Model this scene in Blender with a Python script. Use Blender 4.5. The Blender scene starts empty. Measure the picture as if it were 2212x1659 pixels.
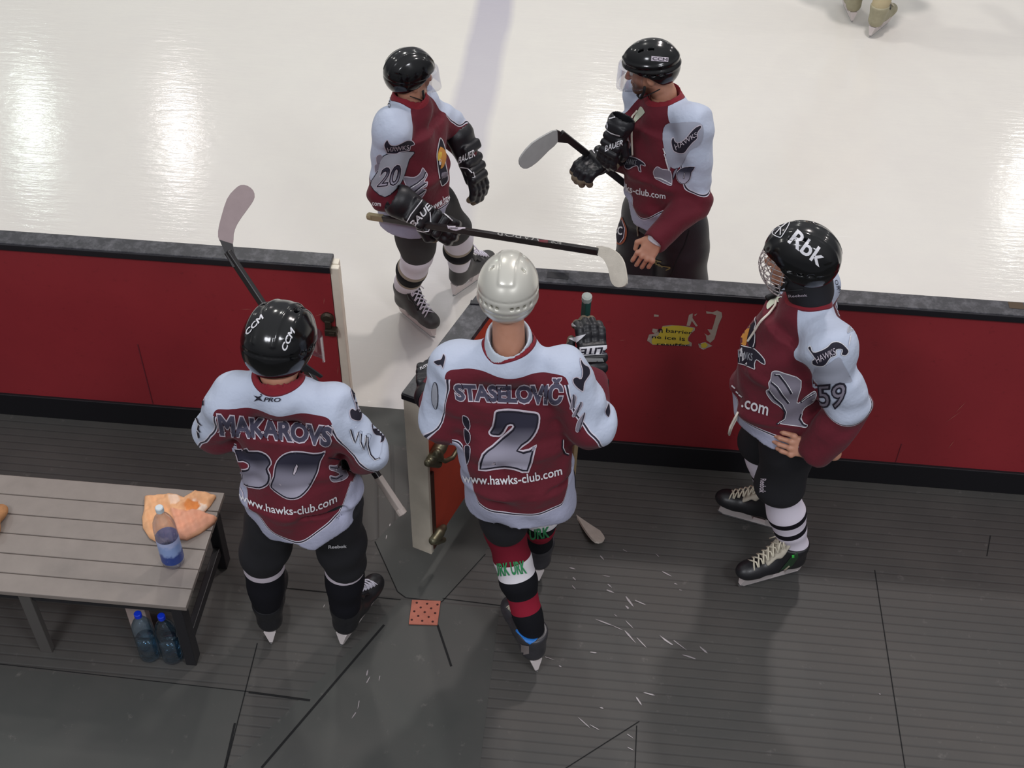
import bpy, bmesh, math, random
import numpy as np
from mathutils import Vector, Matrix
from mathutils.bvhtree import BVHTree
from mathutils.geometry import delaunay_2d_cdt

# ------------------------------------------------------------------ camera
HC = 4.5; FPX = 2810.0; CX, CY = 1106.0, 829.5
RW = np.array([[0.99543047, 0.07566632, -0.05824764],
               [0.09451581, -0.69387284, 0.71386781],
               [0.01359929, -0.71611109, -0.69785383]])
CAM = np.array([0.0, 0.0, HC])
scn = bpy.context.scene
cd = bpy.data.cameras.new('camera'); cam = bpy.data.objects.new('camera', cd)
scn.collection.objects.link(cam)
m = Matrix.Identity(4)
for r in range(3):
    m[r][0] = RW[r][0]; m[r][1] = -RW[r][1]; m[r][2] = -RW[r][2]; m[r][3] = CAM[r]
q = m.to_quaternion(); cam.matrix_world = Matrix.Translation(CAM) @ q.to_matrix().to_4x4()
cd.sensor_width = 36.0; cd.lens = FPX / 2212 * 36.0; cd.clip_end = 200
scn.camera = cam
# ------------------------------------------------------------------ world, lamps, exposure
w = bpy.data.worlds.new('arena_air'); scn.world = w; w.use_nodes = True
# diffuse arena light: bright roof overhead, dim stands round the sides
_nt = w.node_tree; _tc = _nt.nodes.new('ShaderNodeTexCoord'); _sp = _nt.nodes.new('ShaderNodeSeparateXYZ'); _rp = _nt.nodes.new('ShaderNodeValToRGB')
_nt.links.new(_tc.outputs['Generated'], _sp.inputs[0]); _nt.links.new(_sp.outputs[2], _rp.inputs[0]); _nt.links.new(_rp.outputs[0], _nt.nodes['Background'].inputs[0])
_rp.color_ramp.elements[0].position = 0.0; _rp.color_ramp.elements[0].color = (0.24, 0.24, 0.26, 1)
_rp.color_ramp.elements[1].position = 0.9; _rp.color_ramp.elements[1].color = (0.76, 0.77, 0.80, 1)
_nt.nodes['Background'].inputs[1].default_value = 0.76
scn.view_settings.view_transform = 'Standard'; scn.view_settings.look = 'None'
scn.view_settings.exposure = 0.0; scn.view_settings.gamma = 1.0
scn.view_settings.use_curve_mapping = False
def lamp(x, y, z, power, col, size=0.5, aim=None):
    l = bpy.data.lights.new('arena_and_fill_lamp', 'AREA'); l.shape = 'DISK'; l.size = size
    l.energy = power; l.color = col
    o = bpy.data.objects.new('arena_and_fill_lamp', l); scn.collection.objects.link(o); o.location = (x, y, z)
    if aim: o.rotation_euler = (Vector(aim) - Vector((x, y, z))).to_track_quat('-Z', 'Y').to_euler()
    return o
PK = (1.0, 0.92, 0.90); GR = (0.86, 1.0, 0.90); WH = (1.0, 0.98, 0.92)
lamp(1.6, 7.4, 7.0, 165, PK, 0.45)
lamp(-2.4, 9.3, 7.0, 95, WH, 0.5)
lamp(-7.5, 8.6, 7.0, 60, WH, 0.5)
lamp(7.5, 8.6, 7.0, 50, PK, 0.5)
for x, c in ((-9.0, GR), (-6.66, PK), (-0.1, WH), (6.3, WH), (12, WH), (-14, WH)):
    lamp(x, 16.7, 7.0, 70, c, 0.4)
lamp(-3.0, -1.5, 7.0, 215, (0.93, 0.94, 1.0), 1.8)  # unseen fill lamp, added behind the camera to brighten the jersey backs
lamp(3.0, -1.0, 7.0, 215, (0.93, 0.94, 1.0), 1.8)  # second added fill lamp on the camera side

# ------------------------------------------------------------------ helpers
def lin(h):
    if isinstance(h, str): h = [int(h[i:i+2], 16)/255 for i in (0, 2, 4)]
    return tuple((c/12.92 if c <= .04045 else ((c+.055)/1.055)**2.4) for c in h) + (1.0,)
def ray(px, py): return RW @ np.array([px-CX, py-CY, FPX])
def onz(px, py, z=0.0): r = ray(px, py); return CAM + r*((z-HC)/r[2])
def ony(px, py, y): r = ray(px, py); return CAM + r*(y/r[1])      # the point seen at a pixel, at world depth y
J = ony
def nrm(v): v = np.asarray(v, float); return v/np.linalg.norm(v)

def nodes(name):
    m = bpy.data.materials.new(name); m.use_nodes = True
    nt = m.node_tree; return m, nt, nt.nodes['Principled BSDF']
def math_(nt, op, a, b=None, clamp=False):
    n = nt.nodes.new('ShaderNodeMath'); n.operation = op; n.use_clamp = clamp
    for i, v in enumerate((a, b)):
        if v is None: continue
        if isinstance(v, (int, float)): n.inputs[i].default_value = v
        else: nt.links.new(v, n.inputs[i])
    return n.outputs[0]
def mixc(nt, fac, a, b):
    n = nt.nodes.new('ShaderNodeMix'); n.data_type = 'RGBA'
    for s, v in ((0, fac), (6, a), (7, b)):
        if isinstance(v, (int, float, tuple)): n.inputs[s].default_value = v
        else: nt.links.new(v, n.inputs[s])
    return n.outputs[2]
def noise(nt, scale, detail=3, rough=0.5, vec=None):
    n = nt.nodes.new('ShaderNodeTexNoise'); n.inputs['Scale'].default_value = scale
    n.inputs['Detail'].default_value = detail; n.inputs['Roughness'].default_value = rough
    if vec is None:
        tc = nt.nodes.new('ShaderNodeTexCoord'); vec = tc.outputs['Object']
    nt.links.new(vec, n.inputs['Vector']); return n.outputs['Fac']
def bump(nt, bs, h, strength=0.3, dist=0.01):
    n = nt.nodes.new('ShaderNodeBump'); n.inputs['Strength'].default_value = strength
    n.inputs['Distance'].default_value = dist; nt.links.new(h, n.inputs['Height'])
    nt.links.new(n.outputs[0], bs.inputs['Normal'])
_mc = {}
def mat(name, col, rough=0.6, metal=0.0, var=0.0, vscale=30, bmp=0.0, bscale=200, spec=0.5, coat=0.0):
    if name in _mc: return _mc[name]
    m, nt, bs = nodes(name); c = lin(col)
    bs.inputs['Base Color'].default_value = c; bs.inputs['Roughness'].default_value = rough
    bs.inputs['Metallic'].default_value = metal; bs.inputs['Specular IOR Level'].default_value = spec
    bs.inputs['Coat Weight'].default_value = coat; bs.inputs['Coat Roughness'].default_value = 0.08
    if var:
        f = noise(nt, vscale, 4, 0.6)
        a = tuple(x*(1-var) for x in c[:3])+(1,); b = tuple(min(1, x*(1+var)) for x in c[:3])+(1,)
        nt.links.new(mixc(nt, f, a, b), bs.inputs['Base Color'])
    if bmp: bump(nt, bs, noise(nt, bscale, 2), bmp, 0.003)
    _mc[name] = m; return m

def tag(o, label=None, cat=None, group=None, kind=None):
    if label: o['label'] = label
    if cat: o['category'] = cat
    if group: o['group'] = group
    if kind: o['kind'] = kind
    return o
def rootpos(p):
    v = Vector((0, 0, 0))
    while p is not None: v += p.location; p = p.parent
    return v
def obj(name, verts, faces, material, parent=None, smooth=True, attrs=None, mats=None, fmat=None, loc=None):
    """links ONE mesh object; verts are world coordinates, stored relative to the thing's base"""
    base = rootpos(parent) if parent else Vector(loc if loc is not None else (0, 0, 0))
    v = np.asarray(verts, dtype=np.float32).reshape(-1, 3) - np.array(base, dtype=np.float32)
    me = bpy.data.meshes.new(name)
    if isinstance(faces, np.ndarray) and faces.ndim == 2:
        n, k = faces.shape
        me.vertices.add(len(v)); me.vertices.foreach_set('co', v.ravel())
        me.loops.add(n*k); me.loops.foreach_set('vertex_index', faces.astype(np.int32).ravel())
        me.polygons.add(n); me.polygons.foreach_set('loop_start', np.arange(0, n*k, k, dtype=np.int32))
        me.polygons.foreach_set('loop_total', np.full(n, k, dtype=np.int32))
        me.update(calc_edges=True); me.validate()
    else:
        me.from_pydata(v.tolist(), [], [tuple(f) for f in faces]); me.update()
    if smooth: me.polygons.foreach_set('use_smooth', [True]*len(me.polygons))
    if mats:
        for mm in mats: me.materials.append(mm)
        if fmat is not None: me.polygons.foreach_set('material_index', list(fmat))
    else: me.materials.append(material)
    for k, a in (attrs or {}).items():
        at = me.attributes.new(k, 'FLOAT', 'POINT'); at.data.foreach_set('value', np.asarray(a, dtype=np.float32))
    o = bpy.data.objects.new(name, me); scn.collection.objects.link(o)
    if parent: o.parent = parent
    else: o.location = base
    return o
def empty(name, loc, label, cat, group=None):
    o = bpy.data.objects.new(name, None); scn.collection.objects.link(o); o.location = loc
    o.empty_display_size = 0.1
    return tag(o, label, cat, group)

class MB:
    """collects boxes, prisms, tubes into one mesh"""
    def __init__(s): s.v = []; s.f = []; s.m = []
    def add(s, v, f, mi=0):
        b = len(s.v); s.v += [tuple(map(float, p)) for p in v]; s.f += [tuple(i+b for i in q) for q in f]; s.m += [mi]*len(f)
    def box(s, lo, hi, mi=0, M=None, bev=0.0):
        bm = bmesh.new(); bmesh.ops.create_cube(bm, size=1)
        for v in bm.verts: v.co = Vector([(lo[i]+hi[i])/2 + v.co[i]*(hi[i]-lo[i]) for i in range(3)])
        if bev: bmesh.ops.bevel(bm, geom=bm.edges[:], offset=bev, segments=2, affect='EDGES', profile=0.5)
        s.bm(bm, mi, M)
    def bm(s, bm, mi=0, M=None):
        bm.verts.index_update()
        s.add([(M @ v.co if M else v.co) for v in bm.verts], [[v.index for v in f.verts] for f in bm.faces], mi); bm.free()
    def prism(s, pts, off, mi=0, bev=0.0):
        """closed outline (3-D points) extruded by vector off"""
        bm = bmesh.new(); vs = [bm.verts.new(Vector(p)) for p in pts]; f = bm.faces.new(vs)
        r = bmesh.ops.extrude_face_region(bm, geom=[f]); 
        for e in r['geom']:
            if isinstance(e, bmesh.types.BMVert): e.co += Vector(off)
        bmesh.ops.recalc_face_normals(bm, faces=bm.faces[:])
        if bev: bmesh.ops.bevel(bm, geom=bm.edges[:], offset=bev, segments=2, affect='EDGES', profile=0.5, clamp_overlap=True)
        s.bm(bm, mi)
    def tube(s, pts, r, n=8, mi=0, cap=True, flat=1.0, up=None):
        P = [np.asarray(p, float) for p in pts]; R = r if hasattr(r, '__len__') else [r]*len(P)
        b = len(s.v); prev = None
        for i, p in enumerate(P):
            t = nrm(P[min(i+1, len(P)-1)] - P[max(i-1, 0)])
            if up is not None: a = np.cross(t, up)
            elif prev is None: a = np.cross(t, [0, 0, 1]) if abs(t[2]) < .9 else np.cross(t, [1, 0, 0])
            else: a = prev - t*(prev@t)
            a = nrm(a); prev = a; c = np.cross(t, a)
            for k in range(n):
                th = 2*math.pi*k/n; s.v.append(tuple(p + R[i]*(math.cos(th)*a + flat*math.sin(th)*c)))
        for i in range(len(P)-1):
            for k in range(n):
                s.f.append((b+i*n+k, b+i*n+(k+1) % n, b+(i+1)*n+(k+1) % n, b+(i+1)*n+k)); s.m.append(mi)
        if cap:
            s.f.append(tuple(b+k for k in range(n))[::-1]); s.f.append(tuple(b+(len(P)-1)*n+k for k in range(n))); s.m += [mi, mi]
    def lathe(s, prof, c, n=32, mi=0, axis=None):
        """prof: (radius, height) pairs about a vertical axis at c"""
        b = len(s.v)
        for r, z in prof:
            for k in range(n):
                a = 2*math.pi*k/n; s.v.append((c[0]+r*math.cos(a), c[1]+r*math.sin(a), c[2]+z))
        for i in range(len(prof)-1):
            for k in range(n):
                s.f.append((b+i*n+k, b+i*n+(k+1) % n, b+(i+1)*n+(k+1) % n, b+(i+1)*n+k)); s.m.append(mi)
    def build(s, name, material, parent=None, smooth=False, mats=None, loc=None):
        return obj(name, s.v, s.f, material, parent, smooth, mats=mats, fmat=s.m if mats else None, loc=loc)

# ------------------------------------------------------------------ signed-distance modelling
def smin(a, b, k):
    h = np.clip(0.5+0.5*(b-a)/k, 0, 1); return b*(1-h)+a*h-k*h*(1-h)
class Sdf:
    def __init__(s): s.p = []
    def _add(s, lo, hi, fn, op, k): s.p.append((np.asarray(lo, float), np.asarray(hi, float), fn, op, k))
    def cone(s, a, b, ra, rb=None, k=0.02, op='+', flat=None):
        """round cone from a to b; flat=(axis, factor) squashes it across the given direction"""
        a = np.asarray(a, float); b = np.asarray(b, float); rb = ra if rb is None else rb
        R = max(ra, rb); lo = np.minimum(a, b)-R*1.2; hi = np.maximum(a, b)+R*1.2
        if flat: ax = nrm(flat[0]); fl = flat[1]
        if flat and fl < 1: lo -= R*(1/fl-1)*0; 
        def fn(X):
            ab = b-a; L = max(ab@ab, 1e-9); q = X-a
            t = np.clip((q@ab)/L, 0, 1); dv = q-t[..., None]*ab
            if flat:
                u = dv@ax; dv = dv + (u*(1/fl-1))[..., None]*ax
                return (np.sqrt((dv**2).sum(-1))-(ra+(rb-ra)*t))*min(fl, 1)**0.5
            return np.sqrt((dv**2).sum(-1))-(ra+(rb-ra)*t)
        s._add(lo, hi, fn, op, k); return s
    def ell(s, c, r, M=None, k=0.02, op='+'):
        c = np.asarray(c, float); r = np.asarray(r, float); R = r.max(); M = np.eye(3) if M is None else np.asarray(M, float)
        def fn(X):
            q = (X-c)@M; n = np.sqrt(((q/r)**2).sum(-1)); g = np.sqrt(((q/r**2)**2).sum(-1))+1e-9
            return n*(n-1)/g
        s._add(c-R*1.1, c+R*1.1, fn, op, k); return s
    def box(s, c, h, rad=0.01, M=None, k=0.01, op='+'):
        c = np.asarray(c, float); h = np.asarray(h, float); R = np.linalg.norm(h); M = np.eye(3) if M is None else np.asarray(M, float)
        def fn(X):
            q = np.abs((X-c)@M)-(h-rad)
            return np.sqrt((np.maximum(q, 0)**2).sum(-1))+np.minimum(q.max(-1), 0)-rad
        s._add(c-R, c+R, fn, op, k); return s
    def econe(s, c0, c1, a0, b0, a1, b1, lat, k=0.03, op='+', e=2.0):
        """elliptic cone between two cross-sections: half-width a along lat, half-depth b across"""
        c0 = np.asarray(c0, float); c1 = np.asarray(c1, float); ax = nrm(c1-c0); L = np.linalg.norm(c1-c0)
        lt = nrm(np.asarray(lat)-ax*(np.asarray(lat)@ax)); dp = np.cross(ax, lt); R = max(a0, a1, b0, b1)
        def fn(X):
            q = X-c0; h = q@ax; t = np.clip(h/L, 0, 1); cap = np.where(h < 0, -h, np.where(h > L, h-L, 0))
            a = a0+(a1-a0)*t; b = b0+(b1-b0)*t
            n = ((np.abs(q@lt)/a)**e+(np.abs(q@dp)/b)**e)**(1/e)
            d = (n-1)*np.minimum(a, b)
            return np.sqrt(np.maximum(d, 0)**2+cap**2)+np.minimum(d, 0)*(cap == 0)
        s._add(np.minimum(c0, c1)-R, np.maximum(c0, c1)+R, fn, op, k); return s
    def fnop(s, fn, op='&', lo=None, hi=None, k=0.004):
        s._add(lo if lo is not None else [-99]*3, hi if hi is not None else [99]*3, fn, op, k); return s
    def mesh(s, h, smooth=1, disp=None):
        U = [p for p in s.p if p[3] == '+']
        lo = np.min([p[0] for p in U], 0)-3*h; hi = np.max([p[1] for p in U], 0)+3*h
        n = np.ceil((hi-lo)/h).astype(int)+1
        ax = [lo[i]+h*np.arange(n[i]) for i in range(3)]
        D = np.full(n, 1.0, dtype=np.float32)
        for plo, phi, fn, op, k in s.p:
            i0 = np.clip(np.floor((plo-k*1.5-3*h-lo)/h).astype(int), 0, n); i1 = np.clip(np.ceil((phi+k*1.5+3*h-lo)/h).astype(int)+1, 0, n)
            if (i1 <= i0).any(): continue
            sl = tuple(slice(i0[i], i1[i]) for i in range(3))
            X = np.stack(np.meshgrid(*[ax[i][sl[i]] for i in range(3)], indexing='ij'), -1)
            d = fn(X)
            if op == '+': D[sl] = smin(D[sl], d, k)
            elif op == '-': D[sl] = -smin(-D[sl], d, k)
            elif op == '&': D[sl] = -smin(-D[sl], -d, k)
            elif op == 'd': D[sl] = D[sl]+d
        v, f = surfnets(D, lo, h)
        return smooth_mesh(v, f, smooth)
def surfnets(D, lo, h):
    S = D < 0; n = np.array(D.shape)-1
    offs = [(i, j, k) for i in (0, 1) for j in (0, 1) for k in (0, 1)]
    cnt = np.zeros(n, dtype=np.int8)
    for i, j, k in offs: cnt += S[i:n[0]+i, j:n[1]+j, k:n[2]+k]
    mix = (cnt > 0) & (cnt < 8); C = np.argwhere(mix); idx = np.full(n, -1, dtype=np.int64); idx[mix] = np.arange(len(C))
    acc = np.zeros((len(C), 3)); num = np.zeros(len(C))
    for a in offs:
        for ax in range(3):
            if a[ax]: continue
            b = list(a); b[ax] = 1
            va = D[C[:, 0]+a[0], C[:, 1]+a[1], C[:, 2]+a[2]]; vb = D[C[:, 0]+b[0], C[:, 1]+b[1], C[:, 2]+b[2]]
            cr = (va < 0) != (vb < 0); t = np.where(cr, va/np.where(cr, va-vb, 1), 0)
            p = np.tile(np.array(a, float), (len(C), 1)); p[:, ax] = t
            acc += p*cr[:, None]; num += cr
    V = lo+h*(C+acc/num[:, None]); F = []
    for ax in range(3):
        u, w_ = [(1, 2), (2, 0), (0, 1)][ax]
        s0 = [slice(None)]*3; s1 = [slice(None)]*3; s0[ax] = slice(0, -1); s1[ax] = slice(1, None)
        ch = S[tuple(s0)] != S[tuple(s1)]; E = np.argwhere(ch)
        E = E[(E[:, u] > 0) & (E[:, w_] > 0) & (E[:, u] < n[u]) & (E[:, w_] < n[w_])]
        ins = S[E[:, 0], E[:, 1], E[:, 2]]
        du = np.zeros(3, int); du[u] = 1; dw = np.zeros(3, int); dw[w_] = 1
        g = lambda e: idx[e[:, 0], e[:, 1], e[:, 2]]
        qd = np.stack([g(E-du-dw), g(E-dw), g(E), g(E-du)], 1)
        qd[~ins] = qd[~ins][:, ::-1]; F.append(qd)
    F = np.concatenate(F); F = F[(F >= 0).all(1)]
    return V, F
def smooth_mesh(V, F, it, lam=0.6):
    for _ in range(it):
        acc = np.zeros_like(V); num = np.zeros(len(V))
        for a, b in ((0, 1), (1, 2), (2, 3), (3, 0)):
            np.add.at(acc, F[:, a], V[F[:, b]]); np.add.at(num, F[:, a], 1)
            np.add.at(acc, F[:, b], V[F[:, a]]); np.add.at(num, F[:, b], 1)
        V = V+lam*(acc/np.maximum(num, 1)[:, None]-V)
    return V, F
def wav(X, seed, f, amp=1.0, n=5):
    """smooth pseudo-random field of sines"""
    rs = np.random.RandomState(seed); r = 0
    for i in range(n):
        d = nrm(rs.normal(size=3))*f*(0.7+0.8*rs.rand()); r = r+np.sin(X@d+rs.rand()*6.28)
    return amp*r/n
def join(*parts):
    V = []; F = []; b = 0
    for v, f in parts: V.append(v); F.append(np.asarray(f)+b); b += len(v)
    return np.concatenate(V), np.concatenate(F)

# ------------------------------------------------------------------ print and appliques draped on a surface
def bvh(V, F): return BVHTree.FromPolygons([Vector(p) for p in V.tolist()], F.tolist())
def seg_inside(P, A, B):
    ins = np.zeros(len(P), bool)
    for a, b in zip(A, B):
        c = ((a[1] > P[:, 1]) != (b[1] > P[:, 1]))
        with np.errstate(divide='ignore', invalid='ignore'):
            x = (b[0]-a[0])*(P[:, 1]-a[1])/(b[1]-a[1])+a[0]
        ins ^= c & (P[:, 0] < x)
    return ins
def fill2d(segA, segB, step):
    """dense triangulation of the area inside the given boundary segments"""
    A = np.asarray(segA, float); B = np.asarray(segB, float)
    pts = []; ed = []; key = {}
    def vid(p):
        k = (round(float(p[0]), 4), round(float(p[1]), 4))
        if k not in key: key[k] = len(pts); pts.append(Vector(k))
        return key[k]
    for a, b in zip(A, B):
        L = np.linalg.norm(b-a); n = max(1, int(math.ceil(L/step))); prev = vid(a)
        for i in range(1, n+1):
            c = vid(a+(b-a)*i/n)
            if c != prev: ed.append((prev, c))
            prev = c
    lo = np.minimum(A.min(0), B.min(0)); hi = np.maximum(A.max(0), B.max(0))
    gx, gy = np.meshgrid(np.arange(lo[0]+step*.37, hi[0], step), np.arange(lo[1]+step*.41, hi[1], step))
    G = np.stack([gx.ravel(), gy.ravel()], 1)
    if len(G):
        G = G[seg_inside(G, A, B)]
        for g in G: pts.append(Vector((float(g[0]), float(g[1]))))
    ov, oe, of, *_ = delaunay_2d_cdt(pts, ed, [], 0, 1e-4)
    ov = np.array([[v.x, v.y] for v in ov]); of = np.array([list(f) for f in of if len(f) == 3])
    if not len(of): return ov, of
    return ov, of[seg_inside(ov[of].mean(1), A, B)]
def drape(tree, ov, of, off, origin=None, dirfn=None, maxjump=0.05):
    V = np.zeros((len(ov), 3)); ok = np.zeros(len(ov), bool); dist = np.zeros(len(ov))
    for i, p in enumerate(ov):
        if dirfn is None: o, d = CAM, ray(p[0], p[1])
        else: o, d = dirfn(p)
        d = Vector(d).normalized(); hit, no, _, ds = tree.ray_cast(Vector(o), d)
        if hit is None: continue
        if no.dot(d) > 0: no = -no
        V[i] = hit-d*off*0.6+no*off*0.6; ok[i] = True; dist[i] = ds
    if len(of) == 0: return V, of
    g = ok[of].all(1); dd = dist[of]; g &= (dd.max(1)-dd.min(1)) < maxjump
    return V, of[g]
def largest(F, n):
    lab = np.arange(n)
    for _ in range(400):
        m_ = lab[F].min(1); new = lab.copy(); np.minimum.at(new, F.ravel(), np.repeat(m_, 3)); new = new[new]
        if (new == lab).all(): break
        lab = new
    c = np.bincount(lab[F[:, 0]], minlength=n); return F[lab[F[:, 0]] == c.argmax()]
def applique(name, tree, polys, material, parent, off=0.003, step=5, mats=None, attr=None, dirfn=None, label=None):
    """closed outlines traced in photo pixels, laid onto the garment surface"""
    Vs = []; Fs = []; b = 0; at = []
    A = []; B = []
    for P in polys:
        P = np.asarray(P, float); A.append(P); B.append(np.roll(P, -1, 0))
    ov, of = fill2d(np.concatenate(A), np.concatenate(B), step)
    V, F = drape(tree, ov, of, off, dirfn=dirfn)
    if not len(F): print('EMPTY applique', name); return None
    F = largest(F, len(V)); us = np.unique(F); rm = np.zeros(len(V), int); rm[us] = np.arange(len(us)); F = rm[F]; V = V[us]; ov = ov[us]
    o = obj(name, V, F, material, parent, attrs={'h': (ov[:, 1]-ov[:, 1].min())/max(1e-6, np.ptp(ov[:, 1]))})
    if label: o['label'] = label
    return o
def text_segs(s, offset=0.0, shear=0.0, space=1.0, res=3):
    cu = bpy.data.curves.new('t', 'FONT'); cu.body = s; cu.offset = offset; cu.shear = shear; cu.space_character = space
    cu.resolution_u = res; o = bpy.data.objects.new('t', cu); scn.collection.objects.link(o)
    bpy.context.view_layer.update()
    me = bpy.data.meshes.new_from_object(o.evaluated_get(bpy.context.evaluated_depsgraph_get()))
    bm = bmesh.new(); bm.from_mesh(me); bmesh.ops.remove_doubles(bm, verts=bm.verts[:], dist=1e-5)
    A = [tuple(e.verts[0].co.xy) for e in bm.edges if len(e.link_faces) == 1]
    B = [tuple(e.verts[1].co.xy) for e in bm.edges if len(e.link_faces) == 1]
    bm.free(); bpy.data.objects.remove(o); bpy.data.curves.remove(cu); bpy.data.meshes.remove(me)
    return np.array(A), np.array(B)
def textmap(s, quad, offset=0.0, shear=0.0, arc=0.0, space=1.0):
    """text outlines mapped into a photo quad (tl, tr, br, bl); arc bulges it downward in the middle"""
    A0, B0 = text_segs(s, 0.0, shear, space); lo = A0.min(0); hi = A0.max(0)
    if offset: A0, B0 = text_segs(s, offset, shear, space)
    q = [np.asarray(p, float) for p in quad]
    def mp(P):
        u = ((P[:, 0]-lo[0])/(hi[0]-lo[0]))[:, None]; v = ((P[:, 1]-lo[1])/(hi[1]-lo[1]))[:, None]
        r = (q[3]*(1-u)+q[2]*u)*(1-v)+(q[0]*(1-u)+q[1]*u)*v
        r[:, 1] += (arc*4*u*(1-u))[:, 0]; return r
    return mp(A0), mp(B0)
def lettering(name, tree, s, quad, material, parent, off=0.003, step=4, offset=0.0, shear=0.0, arc=0.0, space=1.0, dirfn=None):
    A, B = textmap(s, quad, offset, shear, arc, space)
    ov, of = fill2d(A, B, step); V, F = drape(tree, ov, of, off, dirfn=dirfn)
    if not len(F): print('EMPTY lettering', s); return None
    us = np.unique(F); rm = np.zeros(len(V), int); rm[us] = np.arange(len(us)); F = rm[F]; V = V[us]; ov = ov[us]
    return obj(name, V, F, material, parent, attrs={'h': (ov[:, 1]-ov[:, 1].min())/max(1e-6, np.ptp(ov[:, 1]))})

def Zm(ox, oy, s): return lambda L: [(ox+x/s, oy+y/s) for x, y in L]
# ------------------------------------------------------------------ the setting
def ice_material():
    m, nt, bs = nodes('ice'); tc = nt.nodes.new('ShaderNodeTexCoord'); ob = tc.outputs['Object']
    n1 = noise(nt, 0.9, 4, .6, ob); n2 = noise(nt, 7, 5, .65, ob)
    c = mixc(nt, n1, lin('d6d2cb'), lin('e0dfd6')); c = mixc(nt, math_(nt, 'MULTIPLY', n2, 0.5), c, lin('cfccc9'))
    # faded blue line painted under the ice, square to the boards
    sp = nt.nodes.new('ShaderNodeSeparateXYZ'); nt.links.new(ob, sp.inputs[0])
    wob = math_(nt, 'MULTIPLY', math_(nt, 'SUBTRACT', noise(nt, 2.5, 3, .5, ob), .5), .05)
    x = math_(nt, 'ADD', sp.outputs[0], wob)
    e = math_(nt, 'SUBTRACT', 0.16, math_(nt, 'ABSOLUTE', math_(nt, 'ADD', x, LINE_X)))
    e = math_(nt, 'MULTIPLY', e, 16, True)
    fade = math_(nt, 'MULTIPLY', math_(nt, 'SUBTRACT', sp.outputs[1], 5.0), 0.16, True)
    fade = math_(nt, 'ADD', math_(nt, 'MULTIPLY', fade, 0.62), 0.16, True)
    c = mixc(nt, math_(nt, 'MULTIPLY', e, fade), c, lin('8d8aa8'))
    # skate scratches: stretched noise
    for rot, sc in ((0.3, 1), (1.9, 1), (2.6, 1)):
        mp = nt.nodes.new('ShaderNodeMapping'); nt.links.new(ob, mp.inputs[0]); mp.inputs['Rotation'].default_value = (0, 0, rot)
        mp.inputs['Scale'].default_value = (1.2, 55, 1); s = noise(nt, 1.0, 3, .55, mp.outputs[0])
        s = math_(nt, 'MULTIPLY', math_(nt, 'SUBTRACT', s, 0.735), 18, True)
        c = mixc(nt, math_(nt, 'MULTIPLY', s, 0.55), c, lin('f4f4ee'))
    nt.links.new(c, bs.inputs['Base Color'])
    mp = nt.nodes.new('ShaderNodeMapping'); nt.links.new(ob, mp.inputs[0]); mp.inputs['Scale'].default_value = (5, 26, 1)
    bn = math_(nt, 'ADD', noise(nt, 1.0, 4, .6, mp.outputs[0]), math_(nt, 'MULTIPLY', n2, .5))
    bump(nt, bs, bn, 0.16, 0.010)
    bs.inputs['Roughness'].default_value = 0.12; bs.inputs['Specular IOR Level'].default_value = 0.22
    return m
LINE_X = 0.86
ice = obj('ice_surface', [(-30, 4.36, 0), (30, 4.36, 0), (30, 40, 0), (-30, 40, 0)], [(0, 1, 2, 3)], ice_material(), smooth=False)
tag(ice, kind='structure')

def rubber(name, rib=None, pitch=0.044, base='504c48', dark='3f3f3d', rough=.58, depth=1.0):
    m, nt, bs = nodes(name); tc = nt.nodes.new('ShaderNodeTexCoord'); ob = tc.outputs['Object']
    n1 = noise(nt, 1.7, 5, .6, ob); n2 = noise(nt, 14, 5, .7, ob); n3 = noise(nt, 160, 2, .5, ob)
    c = mixc(nt, math_(nt, 'MULTIPLY', math_(nt, 'SUBTRACT', n1, .3), 2.2, True), lin(dark), lin(base))
    c = mixc(nt, math_(nt, 'MULTIPLY', math_(nt, 'SUBTRACT', n2, .62), 5, True), c, lin('6a6662'))
    nt.links.new(c, bs.inputs['Base Color'])
    h = math_(nt, 'ADD', math_(nt, 'MULTIPLY', n2, .35), math_(nt, 'MULTIPLY', n3, .12))
    if rib is not None:
        sp = nt.nodes.new('ShaderNodeSeparateXYZ'); nt.links.new(ob, sp.inputs[0])
        cx, cy = math.cos(rib), math.sin(rib)
        s = math_(nt, 'ADD', math_(nt, 'MULTIPLY', sp.outputs[0], -cy), math_(nt, 'MULTIPLY', sp.outputs[1], cx))
        f = math_(nt, 'FRACT', math_(nt, 'DIVIDE', s, pitch))
        g = math_(nt, 'MULTIPLY', math_(nt, 'SUBTRACT', math_(nt, 'ABSOLUTE', math_(nt, 'SUBTRACT', f, .5)), .36), 9, True)
        h = math_(nt, 'SUBTRACT', h, math_(nt, 'MULTIPLY', g, depth))
        c2 = mixc(nt, math_(nt, 'MULTIPLY', g, .38), c, lin('2a2a2a')); nt.links.new(c2, bs.inputs['Base Color'])
    bump(nt, bs, h, 0.32, 0.003)
    r = math_(nt, 'ADD', math_(nt, 'MULTIPLY', n1, .35), rough-.17); nt.links.new(r, bs.inputs['Roughness'])
    bs.inputs['Specular IOR Level'].default_value = 0.45
    return m
M_ribx = rubber('ribbed_rubber', 0.0); M_riby = rubber('ribbed_rubber_across', 1.75, .075, depth=1.5, rough=.5)
M_smooth = rubber('smooth_rubber', None, base='4b4946', dark='3d3f3c'); M_seam = mat('seam_gap', '0c0c0d', .9)
M_scuff_glint = mat('scuff_and_wet_glint', '928b8d', .3); M_plate = rubber('plate_rubber', None, base='474845', dark='393b38', rough=.52)  # pale flecks: floor scuffs plus wet reflections painted into the colour
fl = MB()
def patch(pts, mi, z=0.0): fl.add([(x, y, z) for x, y in pts], [tuple(range(len(pts)))], mi)
patch([(-6, -1), (8, -1), (8, 4.37), (-6, 4.37)], 0)
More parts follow.
